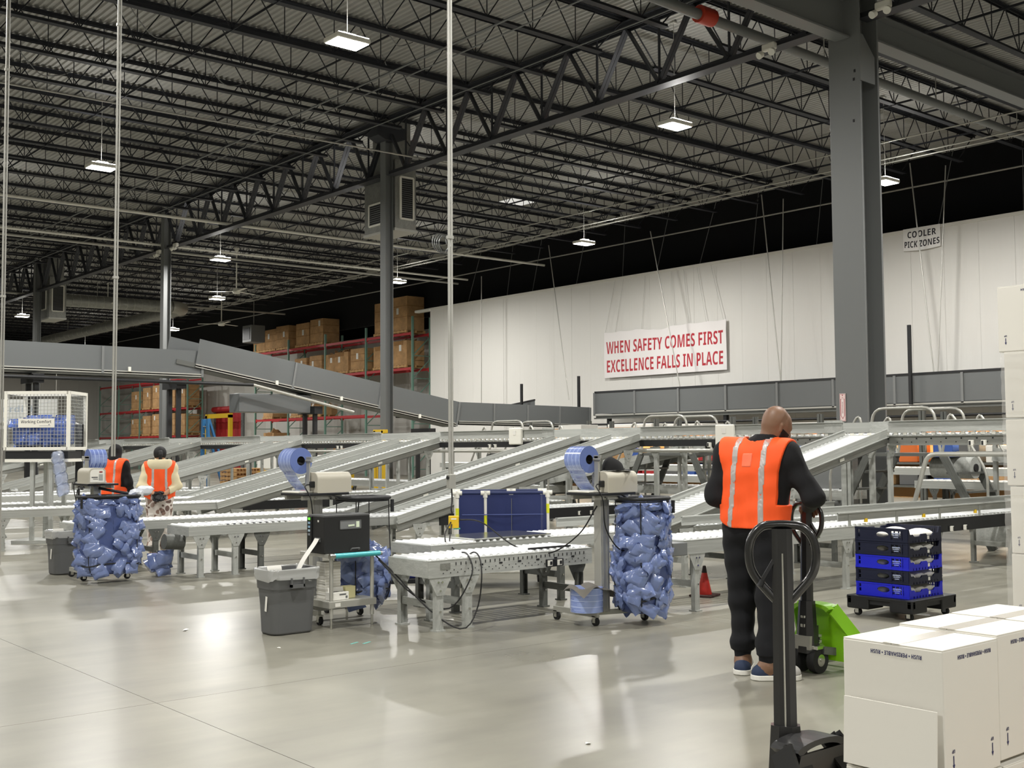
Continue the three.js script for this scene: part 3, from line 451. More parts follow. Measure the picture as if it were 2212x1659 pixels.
  // roller chutes down from the sorter
  const chute = (label, zn, xl = 8.6, yl = 0.60, near = true) => {
    const W = 0.64, x1 = 13.22, y1 = 1.70, t = thing('roller_chute', label, 'chute', [xl, 0, zn - W / 2], 0), L = x1 - xl, f = x => yl + (y1 - yl) * x / L, a = Math.atan2(y1 - yl, L);
    for (const s of [1, -1]) {
      part(t, 'side_guard', merge([bar([0, f(0) - 0.05, s * W / 2], [L, f(L) - 0.05, s * W / 2], 0.012, 0.10, [0, 0, 1]), bar([0, f(0) - 0.1, s * (W / 2 + 0.012)], [L, f(L) - 0.1, s * (W / 2 + 0.012)], 0.036, 0.01, [0, 0, 1]), bar([0, f(0) - 0.003, s * (W / 2 - 0.008)], [L, f(L) - 0.003, s * (W / 2 - 0.008)], 0.024, 0.006, [0, 0, 1])]), M.conv);
      part(t, 'side_rail', merge([bar([0, f(0) - 0.16, s * (W / 2 - 0.01)], [L, f(L) - 0.16, s * (W / 2 - 0.01)], 0.01, 0.1, [0, 0, 1]), bar([0, f(0) - 0.21, s * (W / 2 - 0.03)], [L, f(L) - 0.21, s * (W / 2 - 0.03)], 0.05, 0.008, [0, 0, 1])]), M.galv);
    }
    const n = Math.round(L / 0.085), g = rollerG(0.6, 0.021); for (let i = 0; i < n; i++) { const x = (i + 0.5) * L / n, m = part(t, 'roller', g, M.roller); m.position.set(x, f(x) - 0.092, 0); }
    for (const x of [0.35, 2.2, 4.35]) addLegs(t, x, f(x) - 0.2, [W / 2 - 0.02, -W / 2 + 0.02], M.conv, true, 0.055);
    for (const x of [1.4, 3.2]) part(t, 'label_plate', bar([x, f(x) - 0.155, W / 2 + 0.002], [x + 0.09, f(x + 0.09) - 0.155, W / 2 + 0.002], 0.006, 0.035, [0, 0, 1]), M.whitePlastic);
    return t;
  };
  chute('roller chute coming down behind the man in the orange vest', -8.2, 8.95, 0.745);
  chute('roller chute ending behind the blue cart, lower one of its pair', -12.59); chute('roller chute beyond the blue cart, upper one of its pair', -13.96);
  chute('roller chute passing behind the grey machine over the printer, lower of two', -17.91); chute('roller chute passing behind the film roll over the printer, upper of two', -19.3);
  chute('roller chute above the woman in the cream hoodie, lower of two', -23.23); chute('roller chute above the woman in the cream hoodie, upper of two', -24.6);
  chute('far roller chute behind the hooded worker, lower of two', -28.55); chute('far roller chute behind the hooded worker, upper of two', -29.92);
  chute('last visible roller chute by the wire cage, lower of two', -33.9, 7.6); chute('last visible roller chute by the wire cage, upper of two', -35.27, 7.6);

  // sorter line along z, at x = 13.25 .. 14.0
  const so = thing('sorter_conveyor', 'long raised sorter conveyor feeding all the roller chutes', 'sorter', [13.6, 0, 0]);
  const gaps = [[-8.2, -8.86], [-12.59, -14.62], [-17.91, -19.96], [-23.23, -25.26], [-28.55, -30.58], [-33.9, -35.93]];
  let z = -3.2; const seg = [];
  for (const [a, b] of gaps) { seg.push([z, a]); z = b; } seg.push([z, -46]);
  for (const [a, b] of seg) for (const q0 of [0]) { const n = Math.max(1, Math.round((a - b) / 3)); for (let k = 0; k < n; k++) { const p = a + (b - a) * k / n, q = a + (b - a) * (k + 1) / n; part(so, 'side_guard', merge([bx(0.012, 0.135, p - q - 0.01, -0.36, 1.732, (p + q) / 2), bx(0.05, 0.01, p - q - 0.01, -0.37, 1.80, (p + q) / 2), bx(0.05, 0.01, p - q - 0.01, -0.37, 1.664, (p + q) / 2)]), M.conv); } }
  for (const [a, b] of gaps) { part(so, 'divert_panel', bx(0.012, 0.23, a - b + 0.1, 0.33, 1.70, (a + b) / 2), M.conv); part(so, 'divert_panel', bx(0.012, 0.2, 0.28, -0.37, 1.73, b - 0.16), M.conv); }
  part(so, 'side_guard', bx(0.012, 0.14, 42.8, 0.4, 1.74, -24.6), M.conv);
  for (const s of [-1, 1]) part(so, 'side_rail', merge([bx(0.01, 0.115, 7.4, s * 0.36, 1.55, -6.9), bx(0.05, 0.008, 7.4, s * 0.375, 1.607, -6.9), bx(0.05, 0.008, 7.4, s * 0.375, 1.494, -6.9)]), M.galv);
  for (const s of [-1, 1]) part(so, 'side_rail', bx(0.02, 0.1, 35.4, s * 0.36, 1.545, -28.3), M.black, 'black side rail');
  { const g = []; for (let q = -3.4; q > -10.5; q -= 0.2) g.push(bx(0.006, 0.018, 0.018, -0.367, 1.575, q), bx(0.006, 0.012, 0.012, -0.367, 1.53, q - 0.07)); part(so, 'bolt_hole', merge(g), M.black).userData.kind = 'stuff'; }
  const rg = new THREE.CylinderGeometry(0.026, 0.026, 0.7, 10).rotateZ(Math.PI / 2); let n = 0, far = [];
  for (let q = -3.3; q > -46; q -= 0.115) { if (n < 300) { const m = part(so, 'roller', rg, M.roller); m.position.set(0, 1.625, q); n++; } else far.push(rg.clone().translate(0, 1.625, q)); }
  if (far.length) part(so, 'far_rollers', merge(far), M.roller).userData.kind = 'stuff';
  part(so, 'roller_guard', merge((() => { const g = []; for (let q = -3.4; q > -46; q -= 0.13) g.push(bx(0.02, 0.03, 0.05, -0.375, 1.64, q)); return g; })()), M.whitePlastic).userData.kind = 'stuff';
  for (const q of [-4.2, -6.2, -8.9, -10.4, -12.3, -15.0, -17.6, -20.4, -22.8, -26, -28.2, -31, -34, -37, -40, -43]) for (const x of [-0.33, 0.33]) { const l = part(so, 'leg', merge([bx(0.006, 1.47, 0.07, x, 0.735, q), bx(0.045, 1.47, 0.006, x + 0.02, 0.735, q - 0.035), bx(0.045, 1.47, 0.006, x + 0.02, 0.735, q + 0.035), bx(0.12, 0.012, 0.1, x, 0.006, q)]), M.conv); const b = extr(bracketPts, 0.006).rotateY(-Math.PI / 2).translate(x - 0.005, 1.49, q); mesh('gusset_bracket', b, M.conv, l); }
  for (const q of [-4.2, -6.2, -8.9, -10.4, -15, -20.4, -26]) part(so, 'cross_brace', bx(0.66, 0.05, 0.03, 0, 0.62, q), M.conv);
  for (const q of [-6.9, -5.6, -11.0, -16.2, -21.5]) for (const d of [0, 0.16]) { const p = part(so, 'sensor', rb(0.04, 0.07, 0.06, -0.39, 1.515, q - d, 0.006), M.whitePlastic); mesh('sensor_lens', bx(0.042, 0.05, 0.025, -0.391, 1.515, q - d - 0.01), M.black, p); }
  part(so, 'air_pipe', merge([cyl([-0.36, 1.43, -9.4], [-0.36, 1.43, -25], 0.03, 8), cyl([-0.3, 1.4, -4.6], [-0.3, 1.4, -7.3], 0.014, 8)]), M.alu);
  part(so, 'drop_pipe', pipePoly([[-0.55, 1.38, -5.4], [-0.55, 1.38, -7.55], [-0.55, 0.75, -7.75]], 0.03, 8, 0.12), M.alu);
  const wb = (z, y, label) => { const t = thing('junction_box', label, 'junction box', [13.2, y, z]); part(t, 'box', rb(0.06, 0.3, 0.34, 0, 0, 0, 0.02, 2), M.whitePlastic); part(t, 'sticker', bx(0.004, 0.08, 0.07, -0.033, 0.06, 0), M.white); };
  wb(-10.85, 1.66, 'white control box on the sorter side next to the man'); wb(-15.6, 1.69, 'white control box on the sorter side over the blue cart');

  // conveyors, crossovers and clutter behind the sorter
  const inc = (label, a, b, w) => { const t = thing('incline_conveyor', label, 'conveyor', [0, 0, 0]); a = A3(a); b = A3(b); const s = b.clone().sub(a).setY(0).normalize(); const sd = V3(-s.z, 0, s.x); const off = (p, k, dy = 0) => p.clone().addScaledVector(sd, k).add(V3(0, dy, 0)); for (const k of [-w / 2, w / 2]) part(t, 'side_rail', bar(off(a, k), off(b, k), 0.02, 0.2, sd), M.conv); part(t, 'belt', bar(off(a, 0, 0.05), off(b, 0, 0.05), w - 0.04, 0.02, sd), M.convDark); for (const f of [0.12, 0.5, 0.88]) { const p = a.clone().lerp(b, f); for (const k of [-w / 2, w / 2]) { const q = off(p, k); part(t, 'leg', bar([q.x, 0, q.z], [q.x, q.y - 0.08, q.z], 0.06, 0.05), M.conv); } } return t; };
  inc('belt conveyor falling away behind the sorter legs near the tall stack', [17.0, 1.35, -8.6], [17.6, 0.35, -2.4], 0.7); inc('second belt conveyor falling beside the first behind the sorter', [18.9, 1.5, -9.2], [19.6, 0.5, -2.2], 0.7);
  inc('belt conveyor climbing behind the blue cart', [16.2, 0.7, -18.5], [16.2, 1.5, -13.5], 0.7);
  for (const [i, [x, z0, z1, h, s]] of [[15.6, -3, -9.6, 0.62, 'low conveyor just behind the sorter legs by the tall stack'], [16.4, -10.8, -17, 0.75, 'low conveyor behind the sorter near the cap'], [15.8, -17.5, -26, 0.7, 'low conveyor behind the sorter beyond the printer'], [20.6, -3, -12, 0.8, 'rear conveyor in front of the pick racks, close part'], [20.6, -13, -27, 0.8, 'rear conveyor in front of the pick racks, middle part'], [22.5, -4, -30, 1.0, 'rearmost conveyor before the pick racks']].entries())
    conveyor({ label: s, x, z: z0, L: z0 - z1, W: 0.7, h, legs: [0.4, (z0 - z1) / 2, z0 - z1 - 0.4], pitch: 0.14, turn: Math.PI / 2, fh: 0.14, legMat: M.convDark });
  // motor drum, cabinets
  const dm = thing('drive_drum', 'grey round-ended drive housing behind the sorter leg', 'drive', [16.1, 1.15, -8.9]); part(dm, 'housing', cyl([0, 0, -0.3], [0, 0, 0.35], 0.16, 20), M.conv); part(dm, 'hub', cyl([0, 0, 0.35], [0, 0, 0.37], 0.06, 12), M.black);
  const cab = (x, y, z, w, h, d, label, m) => { const t = thing('control_cabinet', label, 'cabinet', [x, y, z]); part(t, 'body', rb(w, h, d, 0, h / 2, 0, 0.01), m); part(t, 'door', bx(0.012, h - 0.06, d - 0.06, -w / 2 - 0.006, h / 2, 0), m); part(t, 'handle', bx(0.03, 0.1, 0.02, -w / 2 - 0.02, h / 2, d / 2 - 0.08), M.black); };
  cab(15.0, 0.15, -7.6, 0.3, 0.62, 0.62, 'low grey control cabinet behind the crate dolly conveyors', M.conv); cab(16.7, 0, -11.55, 0.4, 1.45, 1.0, 'tall grey electrical cabinet against the huge column', M.steelPaint); cab(16.4, 0.5, -18.6, 0.3, 0.7, 0.5, 'white electrical cabinet above the blue cart rim', M.white);
  // crossover ladders with looped handrails
  const cross = (x, z, label) => {
    const t = thing('crossover_stair', label, 'stair', [x, 0, z]);
    part(t, 'platform', bx(0.8, 0.05, 1.3, 0, 1.35, 0), M.convDark);
    for (const s of [-1, 1]) for (const q of [-0.4, 0.4]) { part(t, 'stringer', bar([q, 0, s * 1.35], [q, 1.35, s * 0.62], 0.04, 0.12, [1, 0, 0]), M.convDark); }
    for (const s of [-1, 1]) for (let k = 1; k < 5; k++) part(t, 'tread', bx(0.8, 0.03, 0.2, 0, 1.35 * k / 5, s * (1.35 - 0.73 * k / 5)), M.convDark);
    for (const q of [-0.42, 0.42]) part(t, 'handrail', merge([pipePoly([[q, 1.35, 0.6], [q, 2.05, 0.5], [q, 2.05, -0.5], [q, 1.35, -0.6]], 0.022, 8, 0.18), pipePoly([[q, 0.3, 1.3], [q, 1.1, 1.3], [q, 2.0, 0.75], [q, 1.35, 0.62]], 0.02, 8, 0.15), pipePoly([[q, 0.3, -1.3], [q, 1.1, -1.3], [q, 2.0, -0.75], [q, 1.35, -0.62]], 0.02, 8, 0.15)]), M.alu);
  };
  cross(16.0, -9.4, 'crossover stair with looped rails beside the huge column'); cross(16.0, -14.2, 'crossover stair with looped rails behind the man'); cross(16.0, -18.7, 'crossover stair with looped rails over the rear of the blue cart');
  // lit pick racks deep behind the sorter
  const shelfGlow = std(0xffffff, 0.5, 0, { emissive: new THREE.Color(1, 0.78, 0.5), emissiveIntensity: 2.4 });
  for (let k = 0; k < 9; k++) {
    const zc = -4.6 - k * 2.85, t = thing('pick_rack', 'grey flow rack with warm strip lights behind the sorter, bay ' + ['one', 'two', 'three', 'four', 'five', 'six', 'seven', 'eight', 'nine'][k] + ' from the tall stack', 'rack', [25.5, 0, zc]);
    for (const s of [-1.38, 1.38]) for (const q of [-0.5, 0.5]) part(t, 'post', bx(0.07, 2.3, 0.07, q, 1.15, s), M.convDark);
    for (const y of [0.5, 1.05, 1.95]) part(t, 'shelf', bx(1.1, 0.05, 2.76, 0, y, 0), M.convDark);
    part(t, 'back_panel', bx(0.02, 1.9, 2.76, 0.52, 1.15, 0), std(hex(0xd9a56c), 0.7));
    part(t, 'strip_light', bx(0.06, 0.05, 2.3, -0.15, 1.9, 0), shelfGlow);
    const pl = new THREE.RectAreaLight(new THREE.Color(1, 0.78, 0.5), 26, 2.3, 0.06); pl.position.set(-0.15, 1.87, 0); pl.rotation.set(-Math.PI / 2, 0, Math.PI / 2); t.add(pl);
    for (let i = 0; i < 4; i++) for (const y of [0.525, 1.075]) { const h = 0.28 + 0.22 * rnd(); single('tote', 'storage tote on the lit flow racks behind the sorter', 'tote', rb(0.6, h, 0.5, 25.4, y + h / 2, zc - 0.98 + i * 0.65, 0.02), [M.white, M.cardboard, std(hex(0xd06a2a), 0.6), std(hex(0x3355a0), 0.5), M.grayPlastic, M.red][Math.floor(rnd() * 6)], 'totes on the lit flow racks'); }
  }
  // loose cartons on the conveyors behind
  const lc = (x, y, z, w, h, d, label, m) => { const t = thing('carton', label, 'box', [x, y, z]); part(t, 'box', rb(w, h, d, 0, h / 2, 0, 0.004), m); part(t, 'tape', bx(w * 1.004, 0.002, 0.05, 0, h + 0.001, 0), M.white); };
  lc(17.2, 1.66, -12.7, 0.5, 0.16, 0.55, 'low brown and white carton on the line beside the head of the man', M.cardboard); lc(17.2, 1.66, -13.5, 0.5, 0.22, 0.6, 'white carton on the line behind the man', M.white); lc(16.9, 1.66, -17.9, 0.5, 0.3, 0.7, 'white carton on the raised line beside the crossover rails', M.white); lc(17, 1.66, -8.2, 0.4, 0.18, 0.5, 'small grey carton above the sorter near the tall stack', M.conv);
  const gl = thing('raised_conveyor', 'raised conveyor line just behind the sorter carrying cartons', 'conveyor', [17.1, 0, 0]); part(gl, 'bed', bx(0.7, 0.12, 24, 0, 1.59, -14), M.convDark); for (let k = 0; k < 9; k++) part(gl, 'leg', bx(0.06, 1.54, 0.06, -0.3, 0.77, -3 - k * 2.8), M.conv);
}

// ---------------------------------------------------------------- enclosed overhead conveyors
{
  const Z = -33;
  const panelRun = (t, pts, H, dz, seg, mat) => { // sheet-metal side panels with posts along a polyline of (x, yTop)
    for (let i = 0; i < pts.length - 1; i++) { const [xa, ya] = pts[i], [xb, yb] = pts[i + 1], n = Math.max(1, Math.round((xb - xa) / seg)), a = Math.atan2(yb - ya, xb - xa);
      for (let k = 0; k < n; k++) { const u = k / n, v = (k + 1) / n, p0 = [xa + (xb - xa) * u, ya + (yb - ya) * u], p1 = [xa + (xb - xa) * v, ya + (yb - ya) * v];
        const sx = Math.sin(a) * H, cy = Math.cos(a) * H; // panel is perpendicular to its run
        const s = new THREE.Shape([[p0[0] + 0.004, p0[1]], [p1[0] - 0.004, p1[1]], [p1[0] - 0.004 + sx, p1[1] - cy], [p0[0] + 0.004 + sx, p0[1] - cy]].map(q => new THREE.Vector2(...q)));
        const g = new THREE.ExtrudeGeometry(s, { depth: 0.012, bevelEnabled: false }); part(t, 'side_panel', g, mat).position.z = dz;
        part(t, 'panel_post', bar([p1[0], p1[1] - 0.01, dz + 0.03], [p1[0] + sx * 1.12, p1[1] - cy * 1.12, dz + 0.03], 0.07, 0.05, [Math.cos(a), Math.sin(a), 0]), M.steelPaint);
      }
      for (const [e, r] of [[1.0, 0.035], [1.09, 0.03]]) part(t, 'bottom_rail', bar([xa + Math.sin(a) * H * e, ya - Math.cos(a) * H * e, dz + 0.03], [xb + Math.sin(a) * H * e, yb - Math.cos(a) * H * e, dz + 0.03], r, r), M.alu);
      part(t, 'bed', bar([xa + Math.sin(a) * H, ya - Math.cos(a) * H * 1.05, -0.4], [xb + Math.sin(a) * H, yb - Math.cos(a) * H * 1.05, -0.4], 0.8, 0.14, [0, 0, 1]), M.convDark);
    } };
  const up = thing('enclosed_conveyor', 'high level grey panelled conveyor along the upper edge of the back area', 'conveyor', [0, 0, Z]);
  panelRun(up, [[3.0, 4.55], [15.3, 4.5]], 0.72, 0, 3.05, M.mezz); panelRun(up, [[3.0, 4.6], [15.0, 4.55]], 0.72, -0.85, 3.05, M.mezz);
  const dn = thing('enclosed_conveyor', 'sloping grey panelled conveyor descending past the air handler column', 'conveyor', [0, 0, Z + 0.05]);
  panelRun(dn, [[15.2, 4.87], [25.2, 3.14]], 0.80, 0, 3.35, M.mezz); panelRun(dn, [[14.6, 4.98], [25.2, 3.14]], 0.80, -0.85, 3.35, M.mezz);
  const lv = thing('enclosed_conveyor', 'level grey panelled conveyor stretch meeting the cooler-side line', 'conveyor', [0, 0, Z]);
  panelRun(lv, [[25.2, 3.14], [31.8, 3.06]], 0.70, 0, 1.75, M.mezz); panelRun(lv, [[25.2, 3.14], [31.8, 3.06]], 0.70, -0.85, 1.75, M.mezz);
  for (const [t, x, y] of [[up, 4.2, 3.75], [up, 10.4, 3.75], [up, 14.6, 3.7], [dn, 19.3, 3.0], [dn, 23.9, 2.3]]) { const g = part(t, 'support_post', merge([bar([x, 0, -0.1], [x, y - 0.2, -0.1], 0.12, 0.12), bar([x, 0, -0.75], [x, y - 0.2, -0.75], 0.12, 0.12), bx(0.3, 0.25, 1.1, x, y - 0.25, -0.42)]), M.black); }
  part(up, 'guard_pipe', cyl([3, 3.53, 0.25], [16.9, 3.5, 0.25], 0.055, 10), M.black, 'black pipe under the panels'); part(dn, 'guard_pipe', cyl([16.9, 3.5, 0.2], [20.6, 2.7, 0.2], 0.05, 10), M.alu);
  for (const [x, y] of [[6, 3.86], [8.4, 3.85], [13, 3.85]]) part(up, 'sensor', rb(0.08, 0.14, 0.06, x, y, 0.08, 0.01), M.whitePlastic); for (const [x, y] of [[17.8, 3.6], [20.2, 3.15], [23.4, 2.6]]) part(dn, 'sensor', rb(0.09, 0.14, 0.06, x, y, 0.08, 0.01), M.whitePlastic);
  part(dn, 'drive_cover', rb(2.6, 0.6, 0.7, 17.9, 2.95, -0.5, 0.03), M.mezz);
  // cooler-side line along z
  const cs = thing('enclosed_conveyor', 'grey panelled conveyor running along the cooler wall', 'conveyor', [31.6, 0, 0]);
  for (let k = 0; k < 13; k++) { const a = -32.5 + k * 2.2; if (a > -5) break; part(cs, 'side_panel', bx(0.012, 0.83, 2.19, 0, 3.19, a + 1.1), M.mezz); part(cs, 'panel_post', bx(0.05, 0.9, 0.08, -0.03, 3.16, a), M.steelPaint); }
  part(cs, 'black_edging', bx(0.05, 0.07, 27.6, 0, 3.63, -18.7), M.black, 'black rubber edging'); part(cs, 'bottom_rail', bx(0.05, 0.05, 27.6, -0.03, 2.72, -18.7), M.alu); part(cs, 'bottom_rail', bx(0.05, 0.05, 27.6, -0.03, 2.6, -18.7), M.convDark); part(cs, 'bed', bx(0.9, 0.12, 27.6, 0.5, 2.66, -18.7), M.convDark); part(cs, 'far_panel', bx(0.012, 0.8, 27.6, 0.95, 3.1, -18.7), M.mezz); part(cs, 'end_panel', bx(0.95, 0.8, 0.012, 0.48, 3.19, -32.5), M.mezz);
  part(cs, 'guard_pipe', cyl([-0.3, 2.35, -32.5], [-0.3, 2.35, -5], 0.04, 8), M.black);
  for (const z of [-31.8, -26, -20.6, -15.2, -9.8]) part(cs, 'support_post', bx(0.14, 2.6, 0.14, 0.1, 1.3, z), M.black);
  const pp = (z, y0, y1, label) => single('net_post', label, 'post', bx(0.09, y1 - y0, 0.09, 31.3, (y0 + y1) / 2, z), M.black);
  pp(-33.1, 2.4, 4.3, 'black post at the corner under the safety banner'); pp(-36.6, 3.0, 4.15, 'black post on the panelled line before the cooler wall end'); pp(-20.7, 2.5, 4.5, 'black post beside the huge column, on the shaded side'); pp(-18.6, 2.7, 5.1, 'tall black post between the huge column and the tall stack');
  const ne = thing('net_section', 'grey panelled incline end beside the black post', 'panel', [31.5, 0, -36]); part(ne, 'panel', extr([[0, 2.75], [4.2, 2.75], [4.2, 3.0], [0, 3.45]], 0.02).rotateY(Math.PI / 2), M.mezz); part(ne, 'edge_strip', bar([0.01, 3.46, 0], [0.01, 3.02, -4.2], 0.06, 0.06), M.black);
  // white carton blocks on the floor before the cooler wall
  for (const [i, [z, h, d, y]] of [[-28.7, 2.3, 2.2, 0], [-26.2, 2.25, 1.8, 0], [-21.6, 2.2, 2.4, 0], [-18.2, 2.0, 1.6, 0], [-15.2, 2.15, 2.6, 0]].entries()) { const t = thing('wrapped_pallet', 'white wrapped pallet load by the cooler wall, ' + ['first', 'second', 'third', 'fourth', 'fifth'][i] + ' from the panelled conveyor corner', 'pallet load', [30.2, y, z]); part(t, 'load', rb(1.2, h - 0.14, d, 0, h / 2 + 0.07, 0, 0.03), M.white); part(t, 'pallet', bx(1.2, 0.13, d, 0, 0.066, 0), M.wood); }
}

// ---------------------------------------------------------------- pallet racks with bulk cartons
{
  const frame = (t, x, z, H, D, m = M.rackGreen) => { const u = part(t, 'upright_frame', merge([bx(0.1, H, 0.09, x, H / 2, z), bx(0.1, H, 0.09, x + D, H / 2, z)]), m); const g = []; for (let y = 0.4, k = 0; y < H - 1; y += 1.15, k++) { g.push(bar([x, y, z], [x + D, y + 1.0, z], 0.04, 0.04), bar([x, y, z], [x + D, y, z], 0.04, 0.04)); } mesh('bracing', merge(g), m, u); };
  const bm = (t, x, D, y, za, zb) => { for (const q of [0, D]) part(t, 'beam', merge([bx(0.06, 0.13, Math.abs(zb - za) - 0.1, x + q, y, (za + zb) / 2), bx(0.07, 0.22, 0.05, x + q, y - 0.02, za - 0.08), bx(0.07, 0.22, 0.05, x + q, y - 0.02, zb + 0.08)]), M.red, 'red rack beam'); };
  const pallet = (() => { const g = []; for (const z of [-0.5, -0.25, 0, 0.25, 0.5]) g.push(bx(1.2, 0.02, 0.14, 0, 0.125, z)); for (const x of [-0.55, 0, 0.55]) g.push(bx(0.09, 0.09, 1.14, x, 0.07, 0)); for (const z of [-0.5, 0, 0.5]) g.push(bx(1.2, 0.02, 0.12, 0, 0.012, z)); return merge(g); })();
  const bulk = (x, y, z, d, h, style, where) => {
    const p = single('pallet', 'wooden pallet holding a bulk box ' + where, 'pallet', pallet.clone().scale(1, 1, d / 1.14).translate(x, y, z), M.wood);
    const t = thing('bulk_box', 'brown bulk box ' + where, 'box', [x, y + 0.14, z], rr(-0.02, 0.02)); const w = 1.08; d -= 0.04;
    if (style === 0) { part(t, 'box', boxUV(rb(w, h, d, 0, h / 2, 0, 0.02)), M.cardboard); part(t, 'band', merge([bx(w + 0.012, 0.03, d + 0.012, 0, h * 0.4, 0), bx(w + 0.012, 0.03, d + 0.012, 0, h * 0.72, 0)]), M.cardboardB); }
    else { const s = 0.02; part(t, 'wall', merge([bx(s, h, d, -w / 2, h / 2, 0), bx(s, h, d, w / 2, h / 2, 0), bx(w, h, s, 0, h / 2, -d / 2), bx(w, h, s, 0, h / 2, d / 2)].map(boxUV)), M.cardboard); part(t, 'flap', boxUV(bx(0.015, 0.3, d * 0.6, 0, 0, 0).translate(0, -0.15, 0).rotateZ(0.12)), M.cardboardB).position.set(-w / 2 - 0.03, h, rr(-0.2, 0.2));
      const gg = []; for (let k = 0; k < 16; k++) gg.push(boxUV(bx(rr(0.2, 0.45), 0.02, rr(0.2, 0.45)).rotateX(rr(-1.4, 1.4)).rotateZ(rr(-1.4, 1.4)).translate(rr(-w / 3, w / 3), h * rr(0.85, 1.05), rr(-d / 3, d / 3)))); part(t, 'scrap_board', merge(gg), M.cardboard).userData.kind = 'stuff'; }
    part(t, 'tag', bx(0.004, 0.32, 0.2, -w / 2 - 0.012, h * rr(0.55, 0.85), rr(-d / 4, d / 4)), M.white);
  };
  const R1 = thing('pallet_rack', 'tall green and red pallet rack at the end of the cooler wall', 'rack', [0, 0, 0]);
  const X = 33.3, D = 1.1, zs = [-47.4, -51.7, -55.9, -60.1, -64.2];
  for (const [i, z] of zs.entries()) { frame(R1, X, z, i === 0 ? 8.15 : 7.9, D); if (i) for (const y of [7.28, 5.5, 3.2]) if (!(y === 3.2 && i < 2)) bm(R1, X, D, y, zs[i - 1] - 0.05, zs[i] + 0.05); }
  const ord = ['first', 'second', 'third', 'fourth', 'fifth', 'sixth', 'seventh', 'eighth', 'ninth'];
  [[-48.6, 1.75], [-50.2, 1.6]].forEach(([z, h], k) => bulk(X + D / 2, 7.36, z, 1.45, h, 0, 'on the top level by the cooler wall, ' + ord[k] + ' from the rack end'));
  [[-56.9, 1.35], [-58.5, 1.25], [-60.9, 1.3], [-62.3, 1.2], [-63.8, 1.15]].forEach(([z, h], k) => bulk(X + D / 2, 7.36, z, 1.5, h, 0, 'on the top level, ' + ord[k] + ' past the gap'));
  [[-48.6, 1.25, 1], [-50.3, 1.1, 1], [-52.6, 1.15, 0], [-54.2, 1.05, 1], [-55.2, 1.0, 1], [-57.0, 1.05, 0], [-58.7, 1.0, 0], [-60.9, 0.7, 1], [-62.4, 0.6, 1]].forEach(([z, h, s], k) => bulk(X + D / 2, 5.58, z, 1.4, h, s, 'on the middle level, ' + ord[k] + ' from the rack end'));
  const tote = (y, z, n) => single('storage_tote', 'dark plastic storage tote low in the rack end, ' + n, 'tote', rb(1.0, 0.55, 1.3, X + D / 2, y, z, 0.05), M.black);
  tote(3.95, -48.4, 'upper of two'); tote(3.3, -48.4, 'lower of two'); tote(3.95, -50.2, 'behind the upper one');
  [[-57, 0.55], [-59.2, 0.7], [-62.6, 0.5]].forEach(([z, h], k) => bulk(X + D / 2, 3.27, z, 1.2, h, 1, 'on the lowest beams, ' + ord[k] + ' from the cooler side'));
  [[-54.4, 0.8], [-62.5, 1.4], [-60.4, 0.9], [-50.5, 1.0]].forEach(([z, h], k) => bulk(X + D / 2, k === 3 ? 1.0 : 0.9, z, 1.3, h, 1, 'low behind the sorter line, ' + ['by the yellow guard', 'next to the red door', 'beside the one next to the red door', 'right of the air handler column'][k]));
  const R2 = thing('pallet_rack', 'distant red and green pallet rack behind the hooded worker', 'rack', [0, 0, 0]);
  const z2 = [-75.6, -79.8, -84, -88.2, -92.2];
  for (const [i, z] of z2.entries()) { frame(R2, 34, z, 6.6, 1.1); if (i) for (const y of [6.4, 4.35, 2.4]) bm(R2, 34, 1.1, y, z2[i - 1] - 0.05, z2[i] + 0.05); }
  [[-76.7, 1.5], [-78.4, 1.6], [-81, 1.6], [-82.8, 1.5], [-85, 1.3]].forEach(([z, h], k) => { bulk(34.55, 4.43, z, 1.4, h, 0, 'on the distant rack upper beams, ' + ord[k] + ' from the red door'); bulk(34.55, 2.48, z, 1.4, h * 0.9, 0, 'on the distant rack lower beams, ' + ord[k] + ' from the red door'); });
  // blue ladder and yellow machines far behind
  const ld = thing('ladder', 'blue fibreglass step ladder by the yellow portal', 'ladder', [20.2, 0, -43.2]); for (const s of [-0.3, 0.3]) { part(ld, 'rail', bar([0, 0, s], [0, 2.7, s * 0.7], 0.09, 0.16), std(hex(0x1f5f8f), 0.5)); part(ld, 'rail', bar([0.9, 0, s], [0.05, 2.7, s * 0.7], 0.08, 0.1), std(hex(0x1f5f8f), 0.5)); } for (let k = 1; k < 9; k++) part(ld, 'rung', bx(0.08, 0.03, 0.56 - 0.02 * k, 0, k * 0.3, 0), M.alu);
  const ym = (x, z, w, h, label) => { const t = thing('yellow_machine', label, 'machine', [x, 0, z]); part(t, 'lower_cover', rb(w, h * 0.45, 1.6, 0, h * 0.25, 0, 0.03), M.yellow); part(t, 'upper_cover', rb(w, h * 0.4, 1.6, 0, h * 0.72, 0, 0.03), M.white); part(t, 'base', bx(w * 0.9, 0.1, 1.4, 0, 0.05, 0), M.black); };
  ym(22, -36.5, 1.0, 1.35, 'yellow and white machine seen under the chutes, closer one'); ym(22, -40.5, 1.0, 1.35, 'yellow and white machine seen under the chutes, further one');
  single('pallet', 'yellow-lit wooden pallet stack under the chutes', 'pallet', merge([0, 1, 2, 3].map(k => pallet.clone().translate(19.5, 0.2 + k * 0.15, -38.6))), M.wood);
  single('traffic_cone', 'tiny far traffic cone under the chutes', 'cone', merge([lathe([[0.001, 0.7], [0.04, 0.7], [0.16, 0.04], [0.001, 0.04]], 16), bx(0.36, 0.04, 0.36, 0, 0.02, 0)]).translate(16.5, 0, -29), std(hex(0xe2551f), 0.5));
